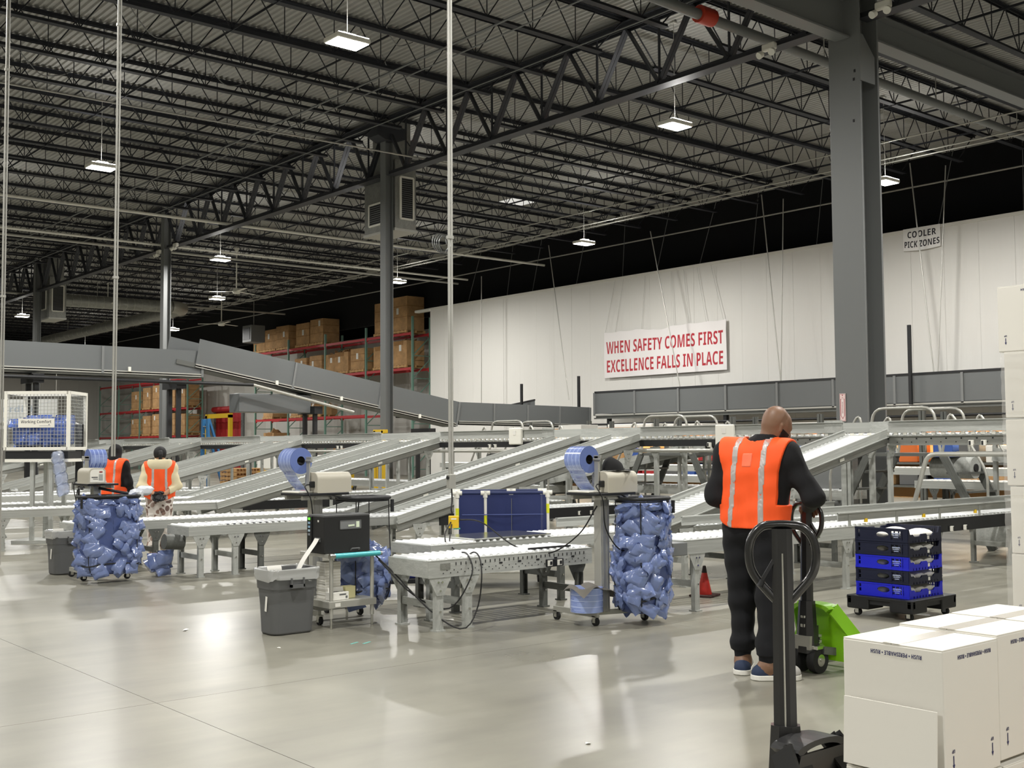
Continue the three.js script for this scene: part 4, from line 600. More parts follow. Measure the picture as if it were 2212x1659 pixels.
  // hung direction signs at the far side
  const st = canvasTex(256, 96, (c, w, h) => { c.fillStyle = '#ecebe4'; c.fillRect(0, 0, w, h); c.fillStyle = '#26262a'; c.font = 'bold 84px sans-serif'; c.fillText('LINE 1', 8, 78, 240); });
  const ls = thing('line_sign', 'small white hanging line sign under the high conveyor', 'sign', [9.4, 3.05, -35]); part(ls, 'board', bx(0.9, 0.42, 0.02), M.white); part(ls, 'print', plane(0.88, 0.4), std(0xffffff, 0.5, 0, { map: st })).position.z = 0.013; ls.rotation.y = -0.7;
  for (const s of [-0.4, 0.4]) part(ls, 'chain', cyl([s, 0.2, 0], [s, 0.9, 0], 0.01, 5), M.alu);
  const nt = canvasTex(512, 256, (c, w, h) => { c.fillStyle = '#e9eae8'; c.fillRect(0, 0, w, h); c.fillStyle = '#b9c3cf'; c.font = 'bold 74px sans-serif'; c.fillText('ordisk', 150, 110); c.fillText('tech A/S', 150, 205); c.strokeStyle = '#dfe3e6'; c.lineWidth = 6; c.beginPath(); c.moveTo(380, 60); c.lineTo(470, 20); c.stroke(); });
  const ns = thing('notice_banner', 'pale banner with faint blue lettering behind the wire cage', 'banner', [12.0, 2.7, -40]); ns.rotation.y = -0.75; part(ns, 'sheet', grid(20, 8, (u, v) => [u * 2.7 - 1.35, v * 1.0 - 0.5, 0.03 * Math.sin(u * 9)]), std(0xffffff, 0.5, 0, { map: nt })); for (const s of [-1.3, 1.3]) part(ns, 'hang_wire', cyl([s, 0.5, 0], [s, 1.4, 0], 0.01, 5), M.alu);
  const pipeW = thing('wall_pipe', 'grey pipe bend running down behind the wire cage', 'pipe', [0, 0, 0]); part(pipeW, 'pipe', pipePoly([[11, 2.4, -40.3], [14.2, 2.4, -40.3], [14.4, 1.45, -40.3], [15.6, 1.4, -40.3]], 0.07, 10, 0.3), M.alu);
}

// ---------------------------------------------------------------- packing stations
const mNet = std(hex(0x101216), 0.8, 0, { transparent: true, opacity: 0.22 });
const mPil = phys(hex(0x8496c8), 0.2, { clearcoat: 1, clearcoatRoughness: 0.12, transmission: 0.25, thickness: 0 });
const mPilCore = phys(hex(0x5a6ca6), 0.3, { clearcoat: 0.8, clearcoatRoughness: 0.2 });
const filmTex = canvasTex(256, 512, (c, w, h) => { c.fillStyle = '#93a5d8'; c.fillRect(0, 0, w, h); for (let k = 0; k < 4; k++) { const y = k * 128; c.fillStyle = '#c4d2f2'; c.fillRect(0, y, w, 10); c.fillStyle = '#4d5fae'; for (let q = 0; q < 7; q++) { const ww = [120, 90, 150, 60, 130, 70, 110][(q + k) % 7]; c.fillRect(70 + (q % 2) * 10, y + 22 + q * 13, ww, 6); } c.fillRect(20, y + 30, 26, 26); } });
const mFilm = phys(0xffffff, 0.15, { map: filmTex, clearcoat: 1, clearcoatRoughness: 0.08 });
const mFilmWeb = phys(0xffffff, 0.15, { map: filmTex, clearcoat: 1, clearcoatRoughness: 0.08, transmission: 0.35, thickness: 0 });
function pillow(w, h, t) { const f = (s) => grid(7, 7, (u, v) => { const a = Math.max(0, 1 - (2 * u - 1) ** 4), b = Math.max(0, 1 - (2 * v - 1) ** 4); const wr = 0.006 * Math.sin(u * 19 + v * 7) * (1 - a * b) + 0.003 * Math.sin(v * 23 + u * 11); return [(u - 0.5) * w, (v - 0.5) * h, s * t * Math.sqrt(a * b) + wr]; }); return merge([f(1), f(-1)]); }
const pillows = [pillow(0.2, 0.13, 0.035), pillow(0.17, 0.14, 0.03), pillow(0.22, 0.11, 0.028)];
function bagOf(t, cx, cz, sx, sz, y0, y1, fill, n, r0 = 0.35) { // net bag hung from a hoop, holding air pillows
  const sup = (a, p) => { const c = Math.cos(a), s = Math.sin(a); return [Math.sign(c) * Math.abs(c) ** p, Math.sign(s) * Math.abs(s) ** p]; };
  const prof = v => v < 0.16 ? Math.sqrt(Math.max(0, 1 - ((0.16 - v) / 0.16) ** 2)) * 0.22 + 0.78 : 1 + 0.03 * Math.sin(v * 5);
  const at = (u, v, k = 1) => { const [c, s] = sup(u * Math.PI * 2, 0.6), q = prof(v) * k; return [cx + c * sx * q, y0 + (y1 - y0) * v, cz + s * sz * q]; };
  const top = y0 + (y1 - y0) * fill;
  const nf = noiseTile(64, 9, 71), lump = (u, v) => { const x = Math.floor(((u * 64) % 64 + 64) % 64), y = Math.floor(v * 63); return nf[y * 64 + x]; };
  const core = grid(48, 40, (u, v) => { if (v > 0.9) { const q = (1 - v) / 0.1; const p = at(u, 0.88 * fill, 0.9 * q); p[1] = top - 0.02 - 0.03 * q + 0.02 * Math.sin(u * 25); return p; } const k = 0.9 + 0.09 * lump(u * 1.0, v) + 0.03 * Math.sin(u * 60 + v * 25) * Math.sin(v * 50 + u * 13); const p = at(u, v / 0.9 * 0.94 * fill, k); return p; });
  part(t, 'air_pillow_fill', core, mPilCore, 'heap of blue air pillows').userData.kind = 'stuff';
  const g = []; for (let i = 0; i < n; i++) { const u = rnd(), v = (0.03 + 0.95 * rnd()) * fill, p = at(u, v, 0.86 + 0.06 * rnd()), pl = pillows[i % 3].clone(); pl.rotateZ(rr(-1.2, 1.2)); pl.rotateX(rr(-0.5, 0.5)); const a = Math.atan2((p[0] - cx) / sx / sx, (p[2] - cz) / sz / sz); pl.rotateY(a + rr(-0.5, 0.5)); g.push(pl.translate(...p)); }
  for (let i = 0; i < n / 6; i++) { const a = rnd() * 6.28, q = Math.sqrt(rnd()) * 0.8, pl = pillows[i % 3].clone(); pl.rotateX(Math.PI / 2 + rr(-0.7, 0.7)); pl.rotateY(rr(0, 6)); g.push(pl.translate(cx + Math.cos(a) * sx * q, top - 0.03 + 0.03 * rnd(), cz + Math.sin(a) * sz * q)); }
  if (g.length) part(t, 'air_pillows', merge(g), mPil, 'crumpled blue air pillows').userData.kind = 'stuff';
  part(t, 'net_bag', grid(56, 36, (u, v) => at(u, v * 0.985)), mNet, 'thin black net bag');
  const ring = (v, r) => { const p = []; for (let k = 0; k < 32; k++) { const q = at(k / 32, v, 1.005); if (v < 0.2) q[1] += 0.012 * Math.cos(k / 32 * Math.PI * 8); p.push(q); } return tube(p, r, 6, 96, true); };
  part(t, 'hem_band', ring(0.13, 0.008), M.black); part(t, 'hem_band', ring(0.985, 0.006), M.black);
  for (const u of [0.115, 0.38, 0.62, 0.88]) { const p = []; for (let k = 0; k <= 12; k++) p.push(at(u, k / 12 * 0.98 + 0.01, 1.003)); part(t, 'seam_cord', tube(p, 0.005, 5), M.black); }
  const hp = []; for (let k = 0; k < 28; k++) { const q = at(k / 28, 1, 1.02); q[1] = y1 + 0.01; hp.push(q); } part(t, 'hoop', tube(hp, 0.017, 8, 90, true), M.black, 'black foam-covered hoop');
}
function castor(t, x, z, r = 0.035) { const c = part(t, 'caster', merge([cyl([x - 0.014, r, z], [x + 0.014, r, z], r, 14)]), M.rubber); mesh('fork', merge([bx(0.006, 0.06, 0.035, x - 0.02, r + 0.02, z), bx(0.006, 0.06, 0.035, x + 0.02, r + 0.02, z), bx(0.05, 0.008, 0.045, x, r * 2 + 0.008, z)]), M.chrome, c); return c; }
function station(o) {
  const { label, x, z, turn, bag, cloth, baseRoll } = o;
  const t = thing('packing_station', label, 'packing cart', [x, 0, z], turn);
  // base of aluminium bars on casters
  for (const [a, b] of o.base) { part(t, 'base_bar', bar(a, b, 0.045, 0.03, [0, 1, 0]), M.alu); }
  for (const [a, b] of o.wheels) castor(t, a, b);
  part(t, 'column', merge([rb(0.105, 0.98, 0.085, 0, 0.59, 0, 0.006), bx(0.012, 0.98, 0.09, -0.025, 0.59, 0.001), bx(0.012, 0.98, 0.09, 0.025, 0.59, 0.001)]), M.alu);
  part(t, 'table_top', rb(0.48, 0.022, 0.36, 0, 1.1, 0.0, 0.006), M.black); part(t, 'table_frame', merge([bx(0.4, 0.035, 0.03, -0.02, 1.07, 0.13), bx(0.4, 0.035, 0.03, -0.02, 1.07, -0.13)]), M.alu);
  for (const q of [-0.1, 0.05]) part(t, 'clamp_knob', cyl([q, 1.065, 0.145], [q, 1.065, 0.165], 0.013, 10), M.chrome);
  // inflating machine: extruded profile with a rounded upper front edge
  const pr = [[-0.095, 0], [0.095, 0], [0.095, 0.11]]; for (let k = 0; k <= 8; k++) { const a = k / 8 * Math.PI / 2; pr.push([0.04 + 0.055 * Math.cos(a), 0.115 + 0.055 * Math.sin(a)]); } pr.push([-0.07, 0.17], [-0.095, 0.145]);
  const mg = extr(pr, 0.35, 0.004).rotateY(-Math.PI / 2); // profile in z-y, depth along -x
  mg.translate(0.26, 1.115, 0.08); part(t, 'machine_body', mg, M.machine, 'grey inflating machine');
  const prI = pr.map(([a, b]) => [a * 0.86, 0.012 + b * 0.86]); const fp = extr(prI, 0.004).rotateY(-Math.PI / 2); part(t, 'control_panel', fp.translate(0.269, 1.117, 0.08), M.whitePlastic);
  part(t, 'display', bx(0.003, 0.014, 0.035, 0.272, 1.245, 0.04), std(hex(0x8d1c1c), 0.4)); part(t, 'keypad', merge([rb(0.003, 0.07, 0.045, 0.272, 1.185, 0.04, 0.001), ...[0, 1, 2].flatMap(i => [0, 1].map(j => rb(0.004, 0.014, 0.014, 0.2735, 1.165 + i * 0.02, 0.03 + j * 0.02, 0.001)))]), M.conv); part(t, 'brand_print', merge([bx(0.001, 0.012, 0.07, 0.2715, 1.185, 0.11), bx(0.001, 0.006, 0.055, 0.2715, 1.165, 0.10)]), M.grayPlastic);
  part(t, 'vent_print', merge([0, 1, 2].map(i => bx(0.002, 0.008, 0.05, -0.0965, 1.20 + i * 0.016, 0.03))), M.whitePlastic); part(t, 'plug', rb(0.05, 0.055, 0.028, -0.115, 1.185, 0.125, 0.008), M.black);
  part(t, 'power_cord', tube([[-0.14, 1.185, 0.125], [-0.2, 1.17, 0.14], [-0.17, 1.06, 0.19], [-0.1, 0.8, 0.16], [0.06, 0.62, 0.2], [0.2, 0.78, 0.3], [0.26, 1.05, 0.3]], 0.006, 6), M.cable);
  // film roll on a plate bracket
  part(t, 'roll_bracket', merge([rb(0.012, 0.31, 0.05, -0.115, 1.265, 0.065, 0.003), rb(0.012, 0.05, 0.09, -0.115, 1.40, 0.075, 0.003), cyl([-0.118, 1.39, -0.14], [-0.118, 1.39, 0.12], 0.012, 8)]), M.alu);
  const R = 0.115; const rg = new THREE.CylinderGeometry(R, R, 0.19, 36, 1, true).rotateX(Math.PI / 2).translate(-0.17, 1.39, -0.06); part(t, 'film_roll', rg, mFilm, 'roll of blue printed air pillow film');
  const ringG = new THREE.RingGeometry(0.04, R, 36); part(t, 'roll_end', merge([ringG.clone().translate(-0.17, 1.39, 0.0352), ringG.clone().rotateY(Math.PI).translate(-0.17, 1.39, -0.1552)]), std(hex(0x6476ae), 0.4)); part(t, 'roll_core', new THREE.CylinderGeometry(0.04, 0.04, 0.19, 20, 1, true).rotateX(Math.PI / 2).translate(-0.17, 1.39, -0.06), M.black);
  part(t, 'film_web', grid(10, 14, (u, v) => [-0.285 + 0.19 * v ** 1.4, 1.39 - 0.26 * v, -0.155 + 0.19 * u + 0.01 * Math.sin(v * 6)]), mFilmWeb, 'film hanging from the roll');
  part(t, 'guide_tray', rb(0.16, 0.015, 0.26, -0.16, 1.12, -0.03, 0.004), M.whitePlastic);
  // arm to the bag hoop
  part(t, 'hoop_arm', pipePoly([[0.1, 1.055, 0.0], [bag[0], bag[5] + 0.01, bag[1] - bag[3]]], 0.016, 8), M.black); part(t, 'strap', bar([0.06, 1.09, 0.19], [0.13, 1.045, 0.2], 0.03, 0.006), M.black);
  part(t, 'hanging_clip', rb(0.03, 0.11, 0.02, bag[0] + bag[2] * 0.8, bag[5] - 0.06, bag[1] + bag[3] * 1.04, 0.004), M.black);
  bagOf(t, ...bag);
  if (baseRoll) {
    const br = part(t, 'spare_roll', new THREE.CylinderGeometry(0.14, 0.14, 0.2, 36).translate(-0.165, 0.215, -0.02), mFilm, 'spare roll of blue film on the base');
    mesh('roll_top', new THREE.CylinderGeometry(0.139, 0.139, 0.004, 36).translate(-0.165, 0.317, -0.02), std(hex(0x7b8cc2), 0.3), br);
    part(t, 'draped_cloth', grid(26, 18, (u, v) => { const x = -0.34 + u * 0.5, z = -0.13 + v * 0.26; const d = Math.hypot(x + 0.165, z + 0.02); const over = Math.max(0, d - 0.145); return [x, 0.328 - over * 0.75 + 0.014 * Math.sin(u * 13 + v * 5), z + 0.012 * Math.sin(u * 9)]; }), std(hex(0x6a665f), 0.9), 'grey cloth draped over the spare roll');
  }
  return t;
}
const sR = station({ label: 'packing station with a full net bag and a spare film roll below', x: 6.9, z: -7.03, turn: 0, bag: [0.27, 0.22, 0.215, 0.19, 0.10, 1.045, 0.95, 130], baseRoll: true,
  base: [[[-0.15, 0.095, -0.44], [-0.15, 0.095, 0.1]], [[-0.15, 0.095, -0.05], [0.42, 0.095, 0.12]]], wheels: [[-0.14, -0.42], [-0.14, 0.06], [0.39, 0.12], [0.2, -0.3]] });
const sM = station({ label: 'packing station behind the printer, its net bag almost empty', x: 5.19, z: -8.88, turn: 0.06, bag: [0.34, 0.24, 0.22, 0.19, 0.15, 1.05, 0.5, 40],
  base: [[[-0.15, 0.095, -0.3], [-0.15, 0.095, 0.3]], [[-0.15, 0.095, 0], [0.45, 0.095, 0.05]]], wheels: [[-0.15, -0.3], [-0.15, 0.3], [0.45, 0.05], [0.3, -0.25]] });
const sL = station({ label: 'rear packing station with a broad full bag, beside the grey bin', x: 4.86, z: -13.28, turn: -Math.PI / 2, bag: [0.34, -0.03, 0.16, 0.34, 0.10, 0.96, 0.97, 130],
  base: [[[-0.5, 0.095, 0.1], [0.1, 0.095, 0.12]], [[0.0, 0.095, 0.12], [0.14, 0.095, -0.34]]], wheels: [[0.02, 0.13], [-0.52, 0.08], [0.14, -0.33]] });
// black cap on the machine
{
  const t = thing('baseball_cap', 'black cap lying on the grey inflating machine', 'cap', [6.96, 1.285, -6.95], 0.1);
  part(t, 'crown', grid(24, 10, (u, v) => { const a = u * 6.2832, r = Math.cos(v * Math.PI / 2) ** 0.7; return [0.105 * r * Math.cos(a) * (1 + 0.06 * Math.sin(3 * a)), 0.012 + 0.10 * Math.sin(v * Math.PI / 2) * (1 - 0.18 * Math.cos(a)), 0.085 * r * Math.sin(a)]; }), std(hex(0x131314), 0.9));
  part(t, 'brim', grid(14, 8, (u, v) => { const a = (u - 0.5) * 2.4, r = 0.095 + 0.075 * v; return [Math.cos(a) * r + 0.01, 0.016 - 0.012 * v + 0.012 * Math.cos(a * 1.3) * v, Math.sin(a) * r * 0.85]; }), std(hex(0x131314), 0.9)); part(t, 'button', new THREE.SphereGeometry(0.008, 8, 6).translate(-0.005, 0.112, 0), M.black);
}
// spare loose pillows
single('air_pillow_strip', 'strip of clear air pillows hanging off the wire cage', 'air pillow', merge([0, 1, 2, 3].map(k => pillow(0.42, 0.2, 0.06).rotateY(0.9).rotateZ(0.12).translate(6.2 + 0.03 * k, 1.38 - k * 0.17, -18.6))), phys(hex(0xc9d2e6), 0.12, { clearcoat: 1, transmission: 0.55, thickness: 0 }));
single('air_pillow_pile', 'small blue heap of air pillows on the floor under the middle lane', 'air pillow', merge([0, 1, 2, 3, 4].map(k => pillow(0.24, 0.2, 0.06).rotateX(rr(-1, 1)).rotateY(rr(0, 3)).translate(5.58 + rr(-0.06, 0.06), 0.1 + k * 0.03, -13.1 + rr(-0.1, 0.1)))), mPil);
single('air_pillow_strip', 'white air pillow end lying on the rim of the rear bag', 'air pillow', merge([pillow(0.2, 0.14, 0.05).rotateX(1.2).translate(5.3, 1.02, -12.95), pillow(0.18, 0.12, 0.05).rotateX(1.4).rotateY(0.7).translate(5.2, 1.0, -12.9)]), phys(hex(0xe2e6ee), 0.15, { clearcoat: 1 }));

// ---------------------------------------------------------------- bins, printer table
function bin(name, label, x, z, turn = 0) {
  const t = thing('trash_bin', label, 'bin', [x, 0, z], turn);
  const sec = (w, d, y, n = 8, r = 0.07) => { const p = []; for (const [sx, sz, a0] of [[1, 1, 0], [-1, 1, 1], [-1, -1, 2], [1, -1, 3]]) for (let k = 0; k <= n; k++) { const a = (a0 + k / n) * Math.PI / 2; p.push([sx * (w / 2 - r) + r * Math.cos(a), y, sz * (d / 2 - r) + r * Math.sin(a)]); } p.push(p[0]); return p; };
  const loft = secs => grid(secs[0].length - 1, secs.length - 1, (u, v) => secs[Math.round(v * (secs.length - 1))][Math.round(u * (secs[0].length - 1))]);
  part(t, 'body', loft([sec(0.02, 0.02, 0.004, 8, 0.01), sec(0.36, 0.25, 0.004), sec(0.375, 0.262, 0.02), sec(0.405, 0.29, 0.365), sec(0.43, 0.31, 0.37), sec(0.445, 0.325, 0.505), sec(0.455, 0.335, 0.52), sec(0.435, 0.315, 0.52), sec(0.42, 0.30, 0.40), sec(0.36, 0.25, 0.03), sec(0.02, 0.02, 0.03, 8, 0.01)]), M.grayPlastic, 'grey ribbed bin body');
  const j = () => rr(-0.006, 0.006);
  const lin = [sec(0.425, 0.305, 0.42), sec(0.44, 0.32, 0.525), sec(0.462, 0.342, 0.528), sec(0.466, 0.346, 0.515), sec(0.462, 0.342, 0.49), sec(0.466, 0.346, 0.465), sec(0.46, 0.34, 0.44)].map((s, i) => s.map((p, k) => [p[0] + j() * (i > 1 ? 1 : 0.4), p[1] + (i === 6 ? 0.012 * Math.sin(k * 0.7) : 0) + j(), p[2] + j()]));
  part(t, 'liner', loft(lin), phys(hex(0xdfe0dd), 0.25, { transmission: 0.5, thickness: 0, clearcoat: 1 }), 'clear crinkled liner folded over the rim');
  part(t, 'handle', merge([bx(0.012, 0.075, 0.03, -0.055, 0.42, 0.172), bx(0.012, 0.075, 0.03, 0.055, 0.42, 0.172), bx(0.122, 0.03, 0.03, 0, 0.39, 0.172), bx(0.11, 0.045, 0.006, 0, 0.43, 0.162)]), M.grayPlastic); part(t, 'sticker', rot(bx(0.03, 0.12, 0.002), 0, Math.PI / 2, 0).rotateX(0.12).translate(-0.204, 0.25, 0.03), M.white);
  part(t, 'paper_scrap', merge([grid(4, 4, (u, v) => [u * 0.13 - 0.16, 0.46 + v * 0.085, -0.05 + 0.02 * Math.sin(v * 3)]), grid(4, 4, (u, v) => [u * 0.1, 0.44 + 0.05 * u, v * 0.1 - 0.02])]), M.white);
  return t;
}
bin('bin', 'grey bin with a clear liner under the label strip, beside the printer table', 4.66, -8.42);
bin('bin', 'grey bin with a clear liner next to the rear packing station', 4.86, -14.2, 0.05);
single('paper_strip', 'white paper curling into the rear bin', 'paper', grid(3, 10, (u, v) => [4.95 + u * 0.06 + 0.12 * v, 0.5 + 0.28 * v ** 0.7, -14.1 + 0.08 * v]), M.white);
{
  const t = thing('work_table', 'low steel table with a turquoise rolled front edge under the printer', 'table', [5.2, 0, -8.49]);
  part(t, 'table_top', rb(0.48, 0.03, 0.5, 0, 0.605, 0, 0.004), M.alu); part(t, 'rolled_edge', cyl([-0.2, 0.607, 0.255], [0.24, 0.607, 0.255], 0.022, 14), std(hex(0x4fb3b8), 0.3, 0.1), 'turquoise taped edge'); part(t, 'edge_cap', cyl([-0.25, 0.607, 0.255], [-0.2, 0.607, 0.255], 0.021, 14), M.chrome); part(t, 'edge_cap', cyl([0.24, 0.607, 0.255], [0.262, 0.607, 0.255], 0.018, 12), M.chrome);
  for (const [a, b] of [[-0.2, 0.2], [0.2, 0.2], [-0.2, -0.2], [0.2, -0.2]]) { const l = part(t, 'leg', cyl([a, 0.09, b], [a, 0.6, b], 0.0165, 12), M.alu); mesh('foot', cyl([a, 0, b], [a, 0.1, b], 0.011, 10), M.chrome, l); }
  part(t, 'shelf', merge([rb(0.46, 0.012, 0.44, 0, 0.225, 0, 0.003), bx(0.46, 0.05, 0.006, 0, 0.2, 0.22), bx(0.006, 0.05, 0.44, -0.23, 0.2, 0)]), M.alu); part(t, 'shelf_label', merge([bx(0.05, 0.03, 0.002, -0.15, 0.2, 0.2245)]), M.white);
  const f = thing('label_stack', 'tall fan-folded stack of blank labels on the table shelf', 'paper', [5.1, 0.232, -8.5]); for (let k = 0; k < 26; k++) part(f, 'label_sheet', bx(0.15 + rr(-0.003, 0.003), 0.0115, 0.14, rr(-0.002, 0.002), 0.006 + k * 0.0118, 0), k % 2 ? M.white : std(hex(0xd4d1c6), 0.7)); part(f, 'loose_sheet', grid(6, 8, (u, v) => [u * 0.15 - 0.075, 0.02 + 0.08 * v ** 2, 0.08 + 0.04 * Math.sin(v * 2.4)]), M.white);
  const b = thing('small_carton', 'small white printed carton in front of the label stack', 'box', [5.1, 0.232, -8.36], 0.12); part(b, 'box', rb(0.17, 0.065, 0.1, 0, 0.033, 0, 0.003), M.white); part(b, 'print', merge([bx(0.07, 0.012, 0.001, 0.02, 0.045, 0.0505), bx(0.02, 0.02, 0.001, 0.06, 0.022, 0.0505)]), M.grayPlastic); part(b, 'opening', bx(0.06, 0.002, 0.03, -0.02, 0.066, 0), M.black);
  single('note_block', 'pale yellow block of paper beside the small carton', 'paper', rb(0.1, 0.1, 0.08, 5.23, 0.283, -8.4, 0.003), std(hex(0xd9d2a0), 0.7));
  const p = thing('label_printer', 'black label printer with a clear window on the low steel table', 'printer', [5.175, 0.62, -8.455]);
  part(p, 'body', rb(0.45, 0.31, 0.27, 0, 0.157, 0, 0.008, 2), std(hex(0x141414), 0.55)); part(p, 'top_lid', rb(0.44, 0.012, 0.26, 0.0, 0.315, 0, 0.004), M.grayPlastic);
  part(p, 'window', rb(0.2, 0.065, 0.006, 0.03, 0.235, 0.134, 0.002), phys(hex(0x77797a), 0.12, { clearcoat: 1 })); part(p, 'window_frame', merge([bx(0.21, 0.005, 0.008, 0.03, 0.27, 0.135), bx(0.21, 0.005, 0.008, 0.03, 0.2, 0.135), bx(0.005, 0.075, 0.008, -0.073, 0.235, 0.135), bx(0.005, 0.075, 0.008, 0.133, 0.235, 0.135)]), M.grayPlastic); part(p, 'media_roll', merge([bx(0.06, 0.014, 0.003, 0.05, 0.225, 0.139).rotateZ(0.06), bx(0.03, 0.05, 0.002, 0.1, 0.235, 0.138)]), std(hex(0xd8e2c8), 0.5));
  part(p, 'handle', pipePoly([[0.03, 0.02, 0.135], [0.03, 0.035, 0.155], [0.11, 0.035, 0.155], [0.11, 0.02, 0.135]], 0.006, 6, 0.01), M.grayPlastic); part(p, 'control_strip', rb(0.012, 0.29, 0.075, -0.228, 0.16, -0.095, 0.003), std(hex(0x0d0e10), 0.4)); part(p, 'status_light', bx(0.008, 0.02, 0.03, -0.234, 0.285, -0.095), std(hex(0x6fd84a), 0.4, 0, { emissive: hex(0x4fd02a), emissiveIntensity: 0.3 }));
  for (let k = 0; k < 4; k++) part(p, 'button', bx(0.006, 0.018, 0.03, -0.235, 0.25 - k * 0.032, -0.095), std(hex([0x8fb2c8, 0x86a8c0, 0xa8bcc8, 0x7a7f86][k]), 0.4)); part(p, 'outlet', bx(0.008, 0.035, 0.09, -0.226, 0.115, 0.03), M.grayPlastic); part(p, 'badge', bx(0.003, 0.016, 0.016, -0.2265, 0.27, 0.04), M.white);
  single('label_strip', 'strip of white labels curling from the printer into the bin', 'paper', grid(4, 20, (u, v) => { const x = 4.945 - 0.17 * v + 0.025 * Math.sin(v * 5), y = 0.745 - 0.30 * v ** 1.3 + 0.03 * Math.sin(v * Math.PI); return [x, y, -8.465 + u * 0.075]; }), M.white);
}

// ---------------------------------------------------------------- blue cart, drop pole, cables
{
  const t = thing('pipe_cart', 'navy mesh cart on a white plastic pipe frame', 'cart', [7.45, 0, -9.78], -0.62); // local x along the front, -z to the rear
  const W = 0.97, D = 0.55, H = 1.01, P = M.whitePlastic; const c3 = (a, b) => cyl(a, b, 0.018, 10);
  for (const [x, z] of [[0, 0], [0.3, 0], [W, 0], [0, -D], [W, -D]]) part(t, 'post', c3([x, 0.16, z], [x, H, z]), P);
  for (const y of [0.17, H]) for (const [a, b] of [[[0, y, 0], [W, y, 0]], [[0, y, -D], [W, y, -D]], [[0, y, 0], [0, y, -D]], [[W, y, 0], [W, y, -D]]]) part(t, 'rail', c3(a, b), y > 0.5 && (a[2] === b[2]) ? std(hex(0x26315c), 0.6) : P);
  for (const [x, z] of [[0, 0], [0.3, 0], [W, 0], [0, -D], [W, -D], [0.62, -D]]) part(t, 'pipe_fitting', merge([cyl([x, H - 0.05, z], [x, H + 0.02, z], 0.026, 10), cyl([x - 0.05, H, z], [x + 0.05, H, z], 0.025, 10)]), P);
  for (const [x, y] of [[0, 0.8], [0.3, 0.72], [W, 0.84], [0.3, 0.3]]) part(t, 'yellow_label', cyl([x, y - 0.05, 0], [x, y + 0.05, 0], 0.0195, 10), std(hex(0xdde02a), 0.5));
  const fb = std(hex(0x1d2a5e), 0.6, 0, { transparent: true, opacity: 0.9 });
  for (const [z, o] of [[0.006, 0], [-D, 1]]) part(t, 'mesh_panel', grid(20, 8, (u, v) => [u * W, 0.2 + v * (H - 0.22), z + 0.012 * Math.sin(u * 9) * Math.sin(v * 3)]), o ? std(hex(0x1d2a5e), 0.6) : fb);
  for (const x of [0, W]) part(t, 'mesh_panel', grid(8, 8, (u, v) => [x, 0.2 + v * (H - 0.22), -u * D]), fb); part(t, 'floor_panel', bx(W, 0.02, D, W / 2, 0.18, -D / 2), std(hex(0x1d2a5e), 0.6));
  part(t, 'seam', bx(0.006, 0.5, 0.004, 0.58, 0.7, 0.02), M.grayPlastic); part(t, 'seam', bx(W * 0.9, 0.008, 0.004, W / 2, 0.78, 0.022), std(hex(0x55629a), 0.6));
  for (const [x, z] of [[0.05, -0.05], [W - 0.05, -0.05], [0.05, -D + 0.05], [W - 0.05, -D + 0.05]]) castor(t, x, z, 0.06);
  const g = []; for (let k = 0; k < 26; k++) g.push(pillows[k % 3].clone().rotateX(rr(-1, 1)).rotateY(rr(-1, 1)).translate(0.62 + rr(-0.26, 0.26), 0.36 + rr(0, 0.24) * (1 - 1.2 * Math.abs(rnd() - 0.5)), 0.035 + rr(0, 0.02))); part(t, 'air_pillows', merge(g), mPil).userData.kind = 'stuff';
  const d = thing('floor_dolly', 'low black dolly with a blue tray, tucked behind the slotted conveyor', 'dolly', [6.75, 0, -9.72], -0.5); part(d, 'deck', rb(0.62, 0.05, 0.5, 0, 0.165, 0, 0.01), M.black); for (const [x, z] of [[-0.26, 0.2], [0.26, 0.2], [-0.26, -0.2], [0.26, -0.2]]) castor(d, x, z, 0.055); part(d, 'tray', rb(0.5, 0.07, 0.4, 0, 0.225, 0, 0.01), std(hex(0x15206b), 0.5));
  // power drop: two conduits from the roof, a control box, a cord
  const pole = (label, x, z, y, kink) => { const q = thing('drop_conduit', label, 'conduit', [x, 0, z]); part(q, 'pipe', cyl([-0.011, y, 0], [-0.011 + kink, 10.98, 0], 0.013, 8), M.conduit); part(q, 'pipe', cyl([0.016, y, 0.006], [0.016 + kink, 10.98, 0.006], 0.011, 8), M.conduit); for (const yy of [3.5, 6.5, 9]) part(q, 'clamp', bx(0.06, 0.03, 0.04, kink * (yy - y) / 10, yy, 0), M.alu); return q; };
  const p1 = pole('pale drop conduit from the roof ending at a switch box over the rear lane', 6.52, -8.66, 1.24, 0.0); part(p1, 'switch_box', rb(0.075, 0.135, 0.055, 0.005, 1.18, 0.0, 0.006), M.alu); part(p1, 'push_button', cyl([-0.034, 1.215, 0.005], [-0.046, 1.215, 0.005], 0.017, 12), M.black); part(p1, 'cord', tube([[0.01, 1.11, 0], [0.012, 1.0, 0.005], [-0.01, 0.92, 0.02], [0.0, 0.88, 0.02]], 0.008, 6), M.cable);
  const p2 = pole('pale drop conduit from the roof down to the rear packing station', 4.99, -13.10, 1.42, 0.02);
  pole('white drop conduit at the very edge beside the wire cage', 4.47, -15.6, 0.02, 0.0);
  const yb = thing('outlet_box', 'yellow outlet box hanging on a cord above the rear lane', 'outlet box', [6.53, 0.80, -8.63], -0.6); part(yb, 'box', rb(0.095, 0.115, 0.06, 0, 0, 0, 0.008, 2), M.yellow); part(yb, 'label', bx(0.05, 0.012, 0.002, 0, 0.03, 0.031), M.white); part(yb, 'side_outlet', bx(0.012, 0.05, 0.035, 0.05, 0.02, 0), M.black); part(yb, 'tape_tail', bx(0.06, 0.012, 0.03, 0.03, -0.062, 0), std(hex(0x4fb3a0), 0.5));
